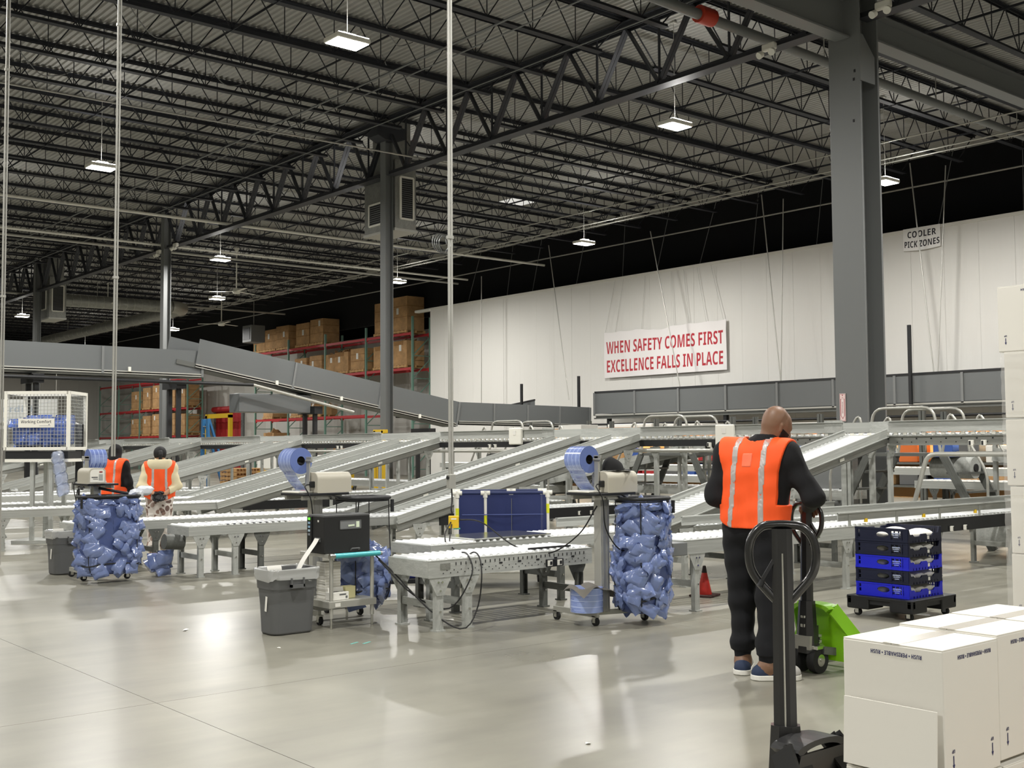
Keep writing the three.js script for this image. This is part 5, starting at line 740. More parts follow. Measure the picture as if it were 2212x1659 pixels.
  const cab = (label, pts) => single('power_cable', label, 'cable', tube(pts, 0.0065, 6, 60), M.cable);
  cab('black cable looping from the yellow outlet to the floor by the slotted conveyor, front one', [[6.49, 0.8, -8.62], [6.33, 0.68, -8.5], [6.2, 0.45, -8.2], [5.98, 0.62, -7.62], [5.9, 0.5, -7.42], [5.86, 0.2, -7.42], [5.72, 0.03, -7.44], [5.6, 0.15, -7.7], [5.49, 0.45, -8.1], [5.42, 0.6, -8.3]]);
  cab('black cable looping from the yellow outlet to the floor by the slotted conveyor, rear one', [[6.5, 0.78, -8.62], [6.35, 0.62, -8.45], [6.18, 0.58, -8.1], [5.94, 0.6, -7.66], [5.86, 0.45, -7.5], [5.7, 0.18, -7.6], [5.55, 0.28, -7.9], [5.44, 0.55, -8.25]]);
  cab('black cable swinging from the yellow outlet to the full packing station', [[6.57, 0.82, -8.62], [6.68, 0.8, -8.4], [6.75, 0.6, -8.0], [6.8, 0.56, -7.6], [6.74, 0.75, -7.15], [6.74, 1.0, -6.92]]);
}
// ---------------------------------------------------------------- wire cage with sign, traffic cone, floor marks
{
  const t = thing('wire_cage', 'white framed wire cage full of blue film on a stand', 'cage', [6.0, 0, -19.0], -0.69); // local x faces along the view's width
  const W = 1.0, y0 = 1.52, y1 = 2.42, D = 0.75, F = M.whitePlastic;
  for (const s of [-W / 2, W / 2]) for (const z of [0, -D]) part(t, 'frame_post', bx(0.05, y1 - y0 + 0.05, 0.05, s, (y0 + y1) / 2, z), F);
  for (const y of [y0, y1]) for (const z of [0, -D]) part(t, 'frame_rail', bx(W, 0.05, 0.05, 0, y, z), F); for (const y of [y0, y1]) for (const s of [-W / 2, W / 2]) part(t, 'frame_rail', bx(0.05, 0.05, D, s, y, -D / 2), F);
  const w = []; for (let k = 1; k < 18; k++) w.push(bx(0.006, y1 - y0, 0.006, -W / 2 + k * W / 18, (y0 + y1) / 2, 0.01)); for (let k = 1; k < 16; k++) w.push(bx(W, 0.006, 0.006, 0, y0 + k * (y1 - y0) / 16, 0.01)); for (let k = 1; k < 12; k++) w.push(bx(0.006, y1 - y0, 0.006, W / 2, (y0 + y1) / 2, -k * D / 12)); for (let k = 1; k < 16; k++) w.push(bx(0.006, 0.006, D, W / 2, y0 + k * (y1 - y0) / 16, -D / 2));
  part(t, 'wire_mesh', merge(w), M.conv).userData.kind = 'stuff';
  const g = []; for (let k = 0; k < 70; k++) g.push(pillow(0.3, 0.2, 0.06).rotateX(rr(-1, 1)).rotateY(rr(-1, 1)).translate(rr(-0.38, 0.34), y0 + 0.1 + rnd() * 0.36, -0.1 - rnd() * 0.5)); g.push(rb(0.86, 0.42, 0.5, -0.03, y0 + 0.25, -0.36, 0.08, 3)); part(t, 'air_pillows', merge(g), phys(hex(0x5b74bd), 0.25, { clearcoat: 1 })).userData.kind = 'stuff';
  const wt = canvasTex(512, 128, (c, ww, hh) => { c.fillStyle = '#e8e5da'; c.fillRect(0, 0, ww, hh); c.fillStyle = '#4a4a4c'; c.font = 'bold 62px sans-serif'; c.fillText('Working Comfort', 34, 66, 440); c.fillStyle = '#6a6a78'; c.fillRect(300, 104, 160, 5); c.beginPath(); c.arc(440, 88, 9, 0, 7); c.fill(); });
  const sp = part(t, 'sign_plate', bx(0.58, 0.145, 0.012, 0.0, 1.93, 0.03), M.white); const pr = mesh('sign_print', plane(0.57, 0.135), std(0xffffff, 0.5, 0, { map: wt }), sp); pr.position.set(0, 1.93, 0.038);
  part(t, 'base_box', bx(W, 0.12, D, 0, 1.42, -D / 2), M.black); part(t, 'base_frame', bx(W + 0.02, 0.05, D, 0, 1.33, -D / 2), F);
  for (const s of [-0.1, 0.2]) for (const z of [-0.1, -0.65]) part(t, 'stand_leg', bx(0.06, 1.3, 0.06, s, 0.65, z), M.conv); part(t, 'stand_foot', bx(0.9, 0.05, 0.7, 0.05, 0.025, -0.38), M.conv); part(t, 'strut', bar([-0.45, 0.1, 0.05], [-0.75, 0.6, 0.05], 0.04, 0.04), M.conv);
  const sc = thing('screen_panel', 'black display panel standing beside the wire cage', 'panel', [6.75, 1.0, -19.2], -0.69); part(sc, 'panel', rb(0.12, 0.95, 0.05, 0, 0.45, 0, 0.01), M.black); part(sc, 'stand', cyl([0, -1.0, 0], [0, 0, 0], 0.02, 8), M.black); part(sc, 'foot', bx(0.3, 0.02, 0.3, 0, -0.99, 0), M.black);
  const c = thing('traffic_cone', 'small red safety cone with a black tip behind the conveyor leg', 'cone', [8.89, 0, -7.6], 0.3); part(c, 'cone', lathe([[0.001, 0.235], [0.026, 0.235], [0.074, 0.02], [0.001, 0.02]], 24), std(hex(0xb92a20), 0.5)); part(c, 'tip', lathe([[0.001, 0.305], [0.016, 0.3], [0.027, 0.233], [0.001, 0.233]], 20), std(hex(0x241614), 0.6)); part(c, 'base', rb(0.24, 0.022, 0.24, 0, 0.011, 0, 0.008), std(hex(0x3a201c), 0.7));
  const tm = std(hex(0x77c4ba), 0.5); [[4.79, -7.60, 0.45, 'lower'], [4.87, -7.55, 0.45, 'upper']].forEach(([x, z, a, n]) => single('tape_mark', 'turquoise tape dash on the floor before the slotted conveyor, ' + n + ' of two', 'tape', rot(bx(0.10, 0.0015, 0.017), 0, a, 0).translate(x, 0.0015, z), tm));
  const sc2 = (x, z, w, d, a, n) => single('paper_scrap', n, 'paper', rot(grid(3, 3, (u, v) => [(u - 0.5) * w, 0.003 + 0.004 * Math.sin(u * 3 + v * 2), (v - 0.5) * d]), 0, a, 0).translate(x, 0, z), M.white);
  sc2(4.25, -7.8, 0.05, 0.012, 0.4, 'tiny white scrap on the floor before the bin'); sc2(4.07, -4.26, 0.04, 0.025, 0.8, 'white scrap lying on the open floor below the stations'); sc2(6.05, -8.05, 0.1, 0.03, 0.2, 'white scrap under the slotted conveyor'); sc2(4.1, -9.1, 0.12, 0.03, 0.9, 'pale scrap on the floor left of the bin'); sc2(7.9, -4.9, 0.14, 0.01, -0.4, 'thin white strip on the floor behind the green pallet jack');
}

// ---------------------------------------------------------------- people
const smin = (a, b, k) => { const h = Math.max(k - Math.abs(a - b), 0) / k; return Math.min(a, b) - h * h * k * 0.25; };
function cap(px, py, pz, b) { // tapered capsule b = [ax, ay, az, bx, by, bz, ra, rb, zscale?]
  const zs = b[8] || 1, ax = b[0], ay = b[1], az = b[2] * zs; const bx_ = b[3] - ax, by = b[4] - ay, bz = b[5] * zs - az, qx = px - ax, qy = py - ay, qz = pz * zs - az;
  const l = bx_ * bx_ + by * by + bz * bz || 1e-9; const t = Math.max(0, Math.min(1, (qx * bx_ + qy * by + qz * bz) / l));
  const dx = qx - bx_ * t, dy = qy - by * t, dz = qz - bz * t; return Math.sqrt(dx * dx + dy * dy + dz * dz) - (b[6] + (b[7] - b[6]) * t);
}
const field = (bones, k) => (x, y, z) => { let d = 1e3; for (const b of bones) d = smin(d, cap(x, y, z, b), k); return d; };
function isoMesh(fn, lo, hi, N = 72) {
  const mc = new MarchingCubes(N, new THREE.MeshStandardMaterial(), false, false, 400000); mc.isolation = 0;
  const h = N / 2, sx = (hi[0] - lo[0]) / 2, sy = (hi[1] - lo[1]) / 2, sz = (hi[2] - lo[2]) / 2, cx = (hi[0] + lo[0]) / 2, cy = (hi[1] + lo[1]) / 2, cz = (hi[2] + lo[2]) / 2;
  for (let k = 0; k < N; k++) { const z = cz + sz * (k - h) / h; for (let j = 0; j < N; j++) { const y = cy + sy * (j - h) / h; for (let i = 0; i < N; i++) mc.field[i + j * N + k * N * N] = -fn(cx + sx * (i - h) / h, y, z); } }
  mc.update(); const n = mc.count, p = new Float32Array(n * 3);
  for (let i = 0; i < n; i++) { p[3 * i] = cx + sx * mc.positionArray[3 * i]; p[3 * i + 1] = cy + sy * mc.positionArray[3 * i + 1]; p[3 * i + 2] = cz + sz * mc.positionArray[3 * i + 2]; }
  let g = new THREE.BufferGeometry(); g.setAttribute('position', new THREE.BufferAttribute(p, 3)); g = BGU.mergeVertices(g, 1e-5); g.computeVertexNormals();
  return boxUV(g);
}
const bbox = (bones, m) => { const lo = [9, 9, 9], hi = [-9, -9, -9]; for (const b of bones) for (const o of [0, 3]) for (let a = 0; a < 3; a++) { lo[a] = Math.min(lo[a], b[o + a] - m); hi[a] = Math.max(hi[a], b[o + a] + m); } return [lo, hi]; };
function handBones(w, d, n, s, curl, fist = 0) { // wrist, direction, palm normal, towards the thumb
  w = A3(w); d = A3(d).normalize(); n = A3(n); n.addScaledVector(d, -n.dot(d)).normalize(); const t = A3(s); t.addScaledVector(d, -t.dot(d)).addScaledVector(n, -t.dot(n)).normalize();
  const out = [], add = (a, b, ra, rb_) => out.push([a.x, a.y, a.z, b.x, b.y, b.z, ra, rb_]);
  for (let i = 0; i < 4; i++) { const o = (1.5 - i) * 0.021, k0 = w.clone().addScaledVector(t, o * 0.7), k1 = w.clone().addScaledVector(d, 0.085 - Math.abs(i - 1.2) * 0.006).addScaledVector(t, o); add(k0, k1, 0.015, 0.0125);
    let p = k1, a = 0; const L = [0.042, 0.047, 0.044, 0.034][i]; for (let q = 0; q < 3; q++) { a += curl * (q === 0 ? 0.75 : 1); const dir = d.clone().multiplyScalar(Math.cos(a)).addScaledVector(n, Math.sin(a)); const e = p.clone().addScaledVector(dir, L * [1, 0.68, 0.52][q]); add(p, e, 0.0105 - q * 0.0008, 0.0097 - q * 0.0009); p = e; } }
  let p = w.clone().addScaledVector(d, 0.025).addScaledVector(t, 0.028); const dirs = [d.clone().multiplyScalar(0.6).addScaledVector(t, 0.7).addScaledVector(n, 0.3), d.clone().multiplyScalar(0.85).addScaledVector(t, 0.3).addScaledVector(n, 0.5), d.clone().multiplyScalar(0.7).addScaledVector(n, 0.75)]; add(w, p, 0.015, 0.015);
  dirs.forEach((q, i) => { const e = p.clone().addScaledVector(q.normalize(), [0.04, 0.034, 0.026][i]); add(p, e, 0.0135 - i * 0.001, 0.012 - i * 0.0015); p = e; });
  return out;
}
function person(o) {
  const { J, s = 1, skin } = o, t = thing('person', o.label, 'person', o.pos, o.turn, o.group);
  const v = (k) => J[k].map(a => a * s), B = (a, b, ra, rb_, zs) => [...v(a), ...v(b), ra * s, rb_ * s, ...(zs ? [zs] : [])];
  const off = (k, d) => J[k].map((a, i) => (a + d[i]) * s);
  const torso = [[...off('pelvis', [0.075, 0, 0]), ...off('chest', [0.095, 0.02, 0]), 0.125 * s, 0.118 * s, 1.12], [...off('pelvis', [-0.075, 0, 0]), ...off('chest', [-0.095, 0.02, 0]), 0.125 * s, 0.118 * s, 1.12], B('shL', 'shR', 0.078, 0.078), [...v('chest'), ...v('neck'), 0.10 * s, 0.062 * s]];
  const armL = [B('shL', 'elL', 0.062, 0.047), B('elL', 'wrL', 0.045, 0.031)], armR = [B('shR', 'elR', 0.062, 0.047), B('elR', 'wrR', 0.045, 0.031)];
  const legs = [B('hipL', 'knL', 0.092, 0.062), B('knL', 'anL', 0.06, 0.04), B('hipR', 'knR', 0.092, 0.062), B('knR', 'anR', 0.06, 0.04)];
  const neck = [[...v('neck'), ...v('head'), 0.058 * s, 0.056 * s]];
  const foot = (an, dir) => { const d = A3(dir).normalize(), a = A3(v(an)); const e = a.clone().addScaledVector(d, 0.16 * s).setY(0.04 * s), h = a.clone().addScaledVector(d, -0.05 * s).setY(0.04 * s); return [[a.x, a.y, a.z, h.x, h.y, h.z, 0.038 * s, 0.036 * s], [h.x, h.y, h.z, e.x, e.y, e.z, 0.036 * s, 0.032 * s], [a.x, a.y, a.z, e.x, e.y, e.z, 0.038 * s, 0.028 * s]]; };
  const feet = [...foot('anL', o.toeL), ...foot('anR', o.toeR)];
  const allBody = [...torso, ...armL, ...armR, ...legs, ...neck, ...feet];
  // head in its own frame
  const hq = new THREE.Quaternion().setFromEuler(new THREE.Euler(o.headPitch, o.headYaw, o.headRoll || 0, 'YXZ')), hi = hq.clone().invert(), hc = A3(v('head'));
  const hf = (fn) => { const q = V3(0, 0, 0); return (x, y, z) => { q.set(x - hc.x, y - hc.y, z - hc.z).applyQuaternion(hi).divideScalar(s * 0.92); return fn(q.x, q.y, q.z) * s * 0.92; }; };
  const headB = [[0, 0.075, -0.03, 0, 0.065, 0.005, 0.092, 0.085], [0, 0.03, -0.03, 0, 0.03, 0.02, 0.082, 0.075], [0, -0.01, 0.03, 0, -0.045, 0.045, 0.062, 0.05], [-0.03, -0.03, 0.01, 0.03, -0.03, 0.01, 0.05, 0.05], [0, 0.035, 0.085, 0, -0.002, 0.108, 0.012, 0.016], [-0.018, -0.002, 0.092, 0.018, -0.002, 0.092, 0.011, 0.011], [-0.025, -0.036, 0.086, 0.025, -0.036, 0.086, 0.009, 0.009], [-0.035, 0.042, 0.078, 0.035, 0.042, 0.078, 0.012, 0.012], [0, -0.08, -0.035, 0, 0.0, -0.035, 0.056, 0.066]];
  const ears = [-1, 1].map(q => [q * 0.086, 0.03, -0.012, q * 0.083, -0.008, -0.006, 0.014, 0.009]);
  const hfn = hf((x, y, z) => { let d = 1e3; for (const b of headB) d = smin(d, cap(x, y, z, b), 0.03); for (const b of ears) d = smin(d, Math.max(cap(x, y, z, b), -cap(x, y, z, [b[0] * 1.16, 0.02, 0.002, b[0] * 1.14, 0.008, 0.002, 0.010, 0.008])), 0.008); for (const q of [-1, 1]) d = Math.max(d, -cap(x, y, z, [q * 0.032, 0.024, 0.108, q * 0.032, 0.024, 0.1, 0.019, 0.019])); return d; });
  const geos = [isoMesh(field(allBody, 0.05 * s), ...bbox(allBody, 0.16 * s), 96)];
  geos.push(isoMesh((x, y, z) => smin(hfn(x, y, z), cap(x, y, z, neck[0]), 0.03 * s), [hc.x - 0.16 * s, hc.y - 0.2 * s, hc.z - 0.17 * s], [hc.x + 0.16 * s, hc.y + 0.22 * s, hc.z + 0.17 * s], 80));
  const hands = [];
  for (const k of ['L', 'R']) { const hb = handBones(v('wr' + k), o['hand' + k][0], o['hand' + k][1], o['hand' + k][2], o.curl ?? 0.55); hands.push(hb); geos.push(isoMesh(field(hb, 0.012), ...bbox(hb, 0.04), 60)); }
  const body = part(t, 'body', merge(geos), skin);
  for (const q of [-1, 1]) { const e = part(t, 'eye', new THREE.SphereGeometry(0.013 * s, 12, 10), std(hex(0xe8e4dc), 0.3)); e.position.copy(V3(q * 0.032, 0.024, 0.082).multiplyScalar(s * 0.92).applyQuaternion(hq).add(hc)); const pu = mesh('pupil', new THREE.SphereGeometry(0.0062 * s, 8, 8), M.black, e); pu.position.copy(V3(0, 0, 0.009 * s).applyQuaternion(hq)); }
  // clothes
  const topB = [...torso, ...armL, ...armR].map(b => { const c = [...b]; c[6] += 0.016 * s; c[7] += 0.018 * s; return c; });
  const wob = (x, y, z, a) => a * (Math.sin(y * 47 + x * 13 + z * 9) * 0.6 + Math.sin(y * 23 - x * 31 + z * 27) * 0.6);
  const tf = field(topB, 0.05 * s), nk = v('neck'), cuff = (k) => { const a = A3(v('wr' + k)), d = A3(v('wr' + k)).sub(A3(v('el' + k))).normalize(); return (x, y, z) => (x - a.x) * d.x + (y - a.y) * d.y + (z - a.z) * d.z - 0.005; };
  const cL = cuff('L'), cR = cuff('R');
  const collar = [nk[0], nk[1] - 0.02 * s, nk[2], ...v('head').map((a, i) => nk[i] + (a - nk[i]) * 0.62), 0.085 * s, 0.076 * s];
  const near = (p, x, y, z, r) => (x - p[0]) ** 2 + (y - p[1]) ** 2 + (z - p[2]) ** 2 < r * r;
  const wL = v('wrL'), wR = v('wrR');
  part(t, o.topName, isoMesh((x, y, z) => { let d = smin(tf(x, y, z) + wob(x, y, z, 0.004 * s), cap(x, y, z, collar), 0.04 * s); d = Math.max(d, o.hem * s - y, y - (nk[1] + 0.085 * s)); if (near(wL, x, y, z, 0.2)) d = Math.max(d, cL(x, y, z)); if (near(wR, x, y, z, 0.2)) d = Math.max(d, cR(x, y, z)); return d; }, ...bbox(topB, 0.18 * s), 96), o.topMat);
  const legB = legs.map((b, i) => { const c = [...b]; c[6] += 0.022 * s; c[7] += 0.03 * s; return c; }).concat([[...off('pelvis', [0.07, 0, 0]), ...off('pelvis', [-0.07, 0, 0]), 0.14 * s, 0.14 * s, 1.15]]);
  const lf = field(legB, 0.04 * s), ay = v('anL')[1];
  part(t, 'trousers', isoMesh((x, y, z) => Math.max(lf(x, y, z) + wob(x, y, z, 0.005 * s) + (y < ay + 0.07 * s ? 0.016 * s : 0) - 0.012 * s * Math.exp(-(((y - ay - 0.13 * s) / (0.04 * s)) ** 2)), y - 1.06 * s, ay - 0.035 * s - y), ...bbox(legB, 0.2 * s), 90), o.legMat);
  for (const [f0, nm] of [[feet.slice(0, 3), 'L'], [feet.slice(3), 'R']]) { const fb = f0.map(b => { const c = [...b]; c[6] += 0.01 * s; c[7] += 0.012 * s; return c; }), ff = field(fb, 0.03 * s); const bb = bbox(fb, 0.08 * s); const dir = A3(o['toe' + nm]).normalize(), a = A3(v('an' + nm)); const along = (x, z) => ((x - a.x) * dir.x + (z - a.z) * dir.z) / s;
    part(t, 'shoe', isoMesh((x, y, z) => Math.max(ff(x, y, z), 0.03 * s - y, y - (0.15 - 0.26 * along(x, z)) * s), ...bb, 56), o.shoeMat); part(t, 'shoe_sole', isoMesh((x, y, z) => Math.max(ff(x, Math.max(y, 0.042 * s), z) - 0.005, y - 0.034 * s, 0.002 - y), ...bb, 56), M.white);
    if (o.shoeTrim) part(t, 'shoe_toe', isoMesh((x, y, z) => Math.max(ff(x, y, z) - 0.002, 0.035 * s - y, y - 0.1 * s, 0.045 - along(x, z) + (y - 0.05) * 0.5), ...bb, 56), o.shoeTrim); }
  // vest
  const vb = torso.map(b => { const c = [...b]; c[6] += 0.036 * s; c[7] += 0.036 * s; return c; }), vf = field(vb, 0.06 * s), cx = v('chest')[0], px = v('pelvis')[0], cy = v('chest')[1], py = v('pelvis')[1];
  const axis = y => px + (cx - px) * (y - py) / (cy - py), shY = v('shL')[1];
  const vest = (x, y, z, e = 0) => { const dx = Math.abs(x - axis(y)); let d = vf(x, y, z) - e + (wob(x, y, z, 0.003 * s) + 0.006 * s * Math.sin(x / s * 60) * Math.max(0, Math.min(1, (1.4 * s - y) / 0.5))); const hole = y > shY - 0.33 * s ? 0.192 + 0.035 * Math.max(0, (y - shY + 0.12 * s) / (0.15 * s)) : 0.26; d = Math.max(d, dx - hole * s); d = Math.max(d, (o.vestHem + 0.05 * Math.min(1, (dx / (0.2 * s)) ** 4)) * s - y); const nd = Math.hypot(x - nk[0], (z - nk[2]) * 1.0) - 0.105 * s; d = Math.max(d, -Math.max(nd, nk[1] - (0.035) * s - y)); if (z > 0.05 * s) d = Math.max(d, 0.02 * s - dx); return d; };
  const vbb = bbox(vb, 0.2 * s);
  part(t, 'safety_vest', isoMesh((x, y, z) => vest(x, y, z), ...vbb, 96), M.vest, 'orange safety vest');
  for (const q of [-1, 1]) part(t, 'reflective_stripe', isoMesh((x, y, z) => Math.max(vest(x, y, z, 0.004 * s), Math.abs((x - axis(y)) - q * (0.10 + 0.03 * Math.max(0, (1.25 * s - y) / s)) * s) - 0.0215 * s, Math.min(0, 0)), ...vbb, 110), M.reflect, 'grey reflective stripe');
  if (o.beard) part(t, 'beard', isoMesh(hf((x, y, z) => { let d = 1e3; for (const b of headB.slice(1, 4)) d = smin(d, cap(x, y, z, b), 0.03); d -= 0.006; return Math.max(d, y - (0.0 + 0.25 * Math.max(0, -(z - 0.05))), -(z - 0.002), -(Math.hypot(x / 1.6, y + 0.03, z - 0.1) - 0.02)); }), [hc.x - 0.16 * s, hc.y - 0.2 * s, hc.z - 0.17 * s], [hc.x + 0.16 * s, hc.y + 0.12 * s, hc.z + 0.17 * s], 72), std(hex(0x140e0b), 0.9));
  if (o.hair) { const hb = hf((x, y, z) => { let d = 1e3; for (const b of headB.slice(0, 2)) d = smin(d, cap(x, y, z, b), 0.03); d -= 0.014; d = Math.max(d, z - 0.045 - (y - 0.06) * 0.6, -(y + 0.02)); if (o.ponytail) d = smin(d, Math.min(cap(x, y, z, [0, 0.06, -0.13, 0, 0.02, -0.15, 0.035, 0.035]), cap(x, y, z, [0, 0.02, -0.15, 0.01, -0.12, -0.12, 0.034, 0.018])), 0.02); if (o.hood) d = smin(d, cap(x, y, z, [0, 0.05, -0.02, 0, -0.1, -0.04, 0.105, 0.11]), 0.03); return d; }); part(t, o.hood ? 'hood' : 'hair', isoMesh(hb, [hc.x - 0.24 * s, hc.y - 0.26 * s, hc.z - 0.26 * s], [hc.x + 0.24 * s, hc.y + 0.24 * s, hc.z + 0.24 * s], 80), o.hair); }
  if (o.gloves) for (const hb of hands) part(t, 'glove', isoMesh(field(hb.map(b => { const c = [...b]; c[6] += 0.004; c[7] += 0.004; return c; }), 0.014), ...bbox(hb, 0.05), 60), M.black);
  if (o.neckTag) { const g = isoMesh((x, y, z) => Math.max(vest(x, y, z, 0.004), Math.abs(x - axis(y) - 0.01) - 0.034, Math.abs(y - (nk[1] - 0.085)) - 0.045, z), ...vbb, 110); part(t, 'neck_patch', g, std(hex(0xff7a55), 0.7)); }
  if (o.extra) o.extra(t);
  return t;
}
M.vest = std(hex(0xff5a1a), 0.7, 0, { emissive: hex(0xff4a10), emissiveIntensity: 0.0 });
M.reflect = std(hex(0xb9b2ae), 0.4, 0.2);
const skinB = phys(hex(0x7a5a44), 0.5, { sheen: 0.2 }), skinL = phys(hex(0xb98a6c), 0.5);
const mJacket = std(hex(0x111114), 0.92), mPants = std(hex(0x0e0f13), 0.95);
person({
  label: 'bald bearded man in an orange safety vest and black clothes at the green pallet jack', pos: [6.06, 0, -4.76], turn: 1.77, skin: skinB, beard: true, neckTag: true, topName: 'jacket', topMat: mJacket, legMat: mPants, shoeMat: std(hex(0x23304a), 0.8), shoeTrim: std(hex(0xa9a7a2), 0.8), hem: 0.88, vestHem: 0.965,
  J: { pelvis: [-0.01, 0.98, 0], chest: [-0.03, 1.31, 0.01], neck: [-0.06, 1.49, 0.03], head: [-0.135, 1.60, 0.08], shL: [0.175, 1.445, 0], shR: [-0.235, 1.435, 0.02], elL: [0.25, 1.17, -0.05], wrL: [0.16, 1.08, 0.17], elR: [-0.40, 1.17, 0.05], wrR: [-0.27, 1.1, 0.26], hipL: [0.1, 0.93, 0], hipR: [-0.11, 0.93, 0], knL: [0.115, 0.5, 0.06], knR: [-0.11, 0.5, 0.01], anL: [0.12, 0.085, 0.06], anR: [-0.11, 0.085, -0.05] },
  toeL: [0.35, 0, 0.9], toeR: [-0.8, 0, 0.6], headYaw: -0.62, headPitch: 0.42, headRoll: 0.0, handL: [[-0.5, -0.1, 0.8], [0, -1, 0], [-0.8, 0, -0.4]], handR: [[0.2, -0.05, 0.95], [0, -1, 0.1], [0.9, 0, 0]], curl: 0.75,
});
const camo = canvasTex(256, 256, (c, w, h) => { c.fillStyle = '#d8cfc6'; c.fillRect(0, 0, w, h); for (let k = 0; k < 46; k++) { c.fillStyle = ['#8d7468', '#a89287', '#6f5a52', '#efe9e2'][k % 4]; c.beginPath(); c.ellipse(rnd() * w, rnd() * h, 8 + rnd() * 20, 6 + rnd() * 14, rnd() * 3, 0, 7); c.fill(); } });
camo.wrapS = camo.wrapT = THREE.RepeatWrapping; camo.repeat.set(2.2, 2.2);
person({
  label: 'person with a black ponytail, cream hoodie and orange vest, gloved hands clasped behind', pos: [6.40, 0, -15.1], turn: 2.72, s: 0.87, skin: skinL, topName: 'hoodie', topMat: std(hex(0xddd0ac), 0.9), legMat: std(0xffffff, 0.9, 0, { map: camo }), shoeMat: M.white, hair: std(hex(0x0c0b0c), 0.7), ponytail: true, gloves: true, hem: 0.9, vestHem: 0.93, extra: t => part(t, 'hood', isoMesh((x, y, z) => Math.max(Math.abs(cap(x, y, z, [-0.07, 1.30, -0.045, 0.07, 1.30, -0.045, 0.08, 0.08])) - 0.018, y - 1.36), [-0.22, 1.15, -0.22], [0.22, 1.45, 0.15], 64), std(hex(0xe2d6b4), 0.9)),
  J: { pelvis: [0, 0.98, 0], chest: [0, 1.31, 0.01], neck: [0, 1.50, 0.01], head: [0, 1.60, 0.03], shL: [0.175, 1.43, 0], shR: [-0.175, 1.43, 0], elL: [0.27, 1.15, -0.08], wrL: [0.07, 1.03, -0.21], elR: [-0.27, 1.15, -0.08], wrR: [-0.07, 1.02, -0.22], hipL: [0.09, 0.93, 0], hipR: [-0.09, 0.93, 0], knL: [0.1, 0.5, 0.02], knR: [-0.1, 0.5, 0.02], anL: [0.1, 0.085, 0], anR: [-0.1, 0.085, 0] },
  toeL: [0.2, 0, 1], toeR: [-0.2, 0, 1], headYaw: 0.1, headPitch: 0.12, handL: [[-0.8, -0.5, -0.1], [0, 0.2, -1], [0, 1, 0]], handR: [[0.8, -0.5, -0.1], [0, 0.2, -1], [0, 1, 0]], curl: 0.5,
});
person({
  label: 'worker in a black hooded top and orange vest, half hidden by the rear film roll', pos: [6.05, 0, -15.9], turn: 2.25, s: 0.89, skin: skinL, topName: 'hoodie', topMat: mJacket, legMat: mPants, shoeMat: M.black, hair: mJacket, hood: true, hem: 0.9, vestHem: 0.95,
  J: { pelvis: [0, 0.98, -0.02], chest: [0, 1.31, 0.03], neck: [0, 1.50, 0.05], head: [0, 1.60, 0.09], shL: [0.18, 1.43, 0.02], shR: [-0.18, 1.43, 0.02], elL: [0.27, 1.17, 0.0], wrL: [0.2, 1.02, 0.22], elR: [-0.27, 1.16, 0.02], wrR: [-0.2, 1.0, 0.24], hipL: [0.09, 0.93, 0], hipR: [-0.09, 0.93, 0], knL: [0.1, 0.5, 0.02], knR: [-0.1, 0.5, 0.02], anL: [0.1, 0.085, 0], anR: [-0.1, 0.085, 0] },
  toeL: [0.2, 0, 1], toeR: [-0.2, 0, 1], headYaw: 0.3, headPitch: 0.3, handL: [[-0.1, -0.4, 0.9], [-1, 0, 0], [0, 1, 0]], handR: [[0.1, -0.4, 0.9], [1, 0, 0], [0, 1, 0]], curl: 0.5,
});

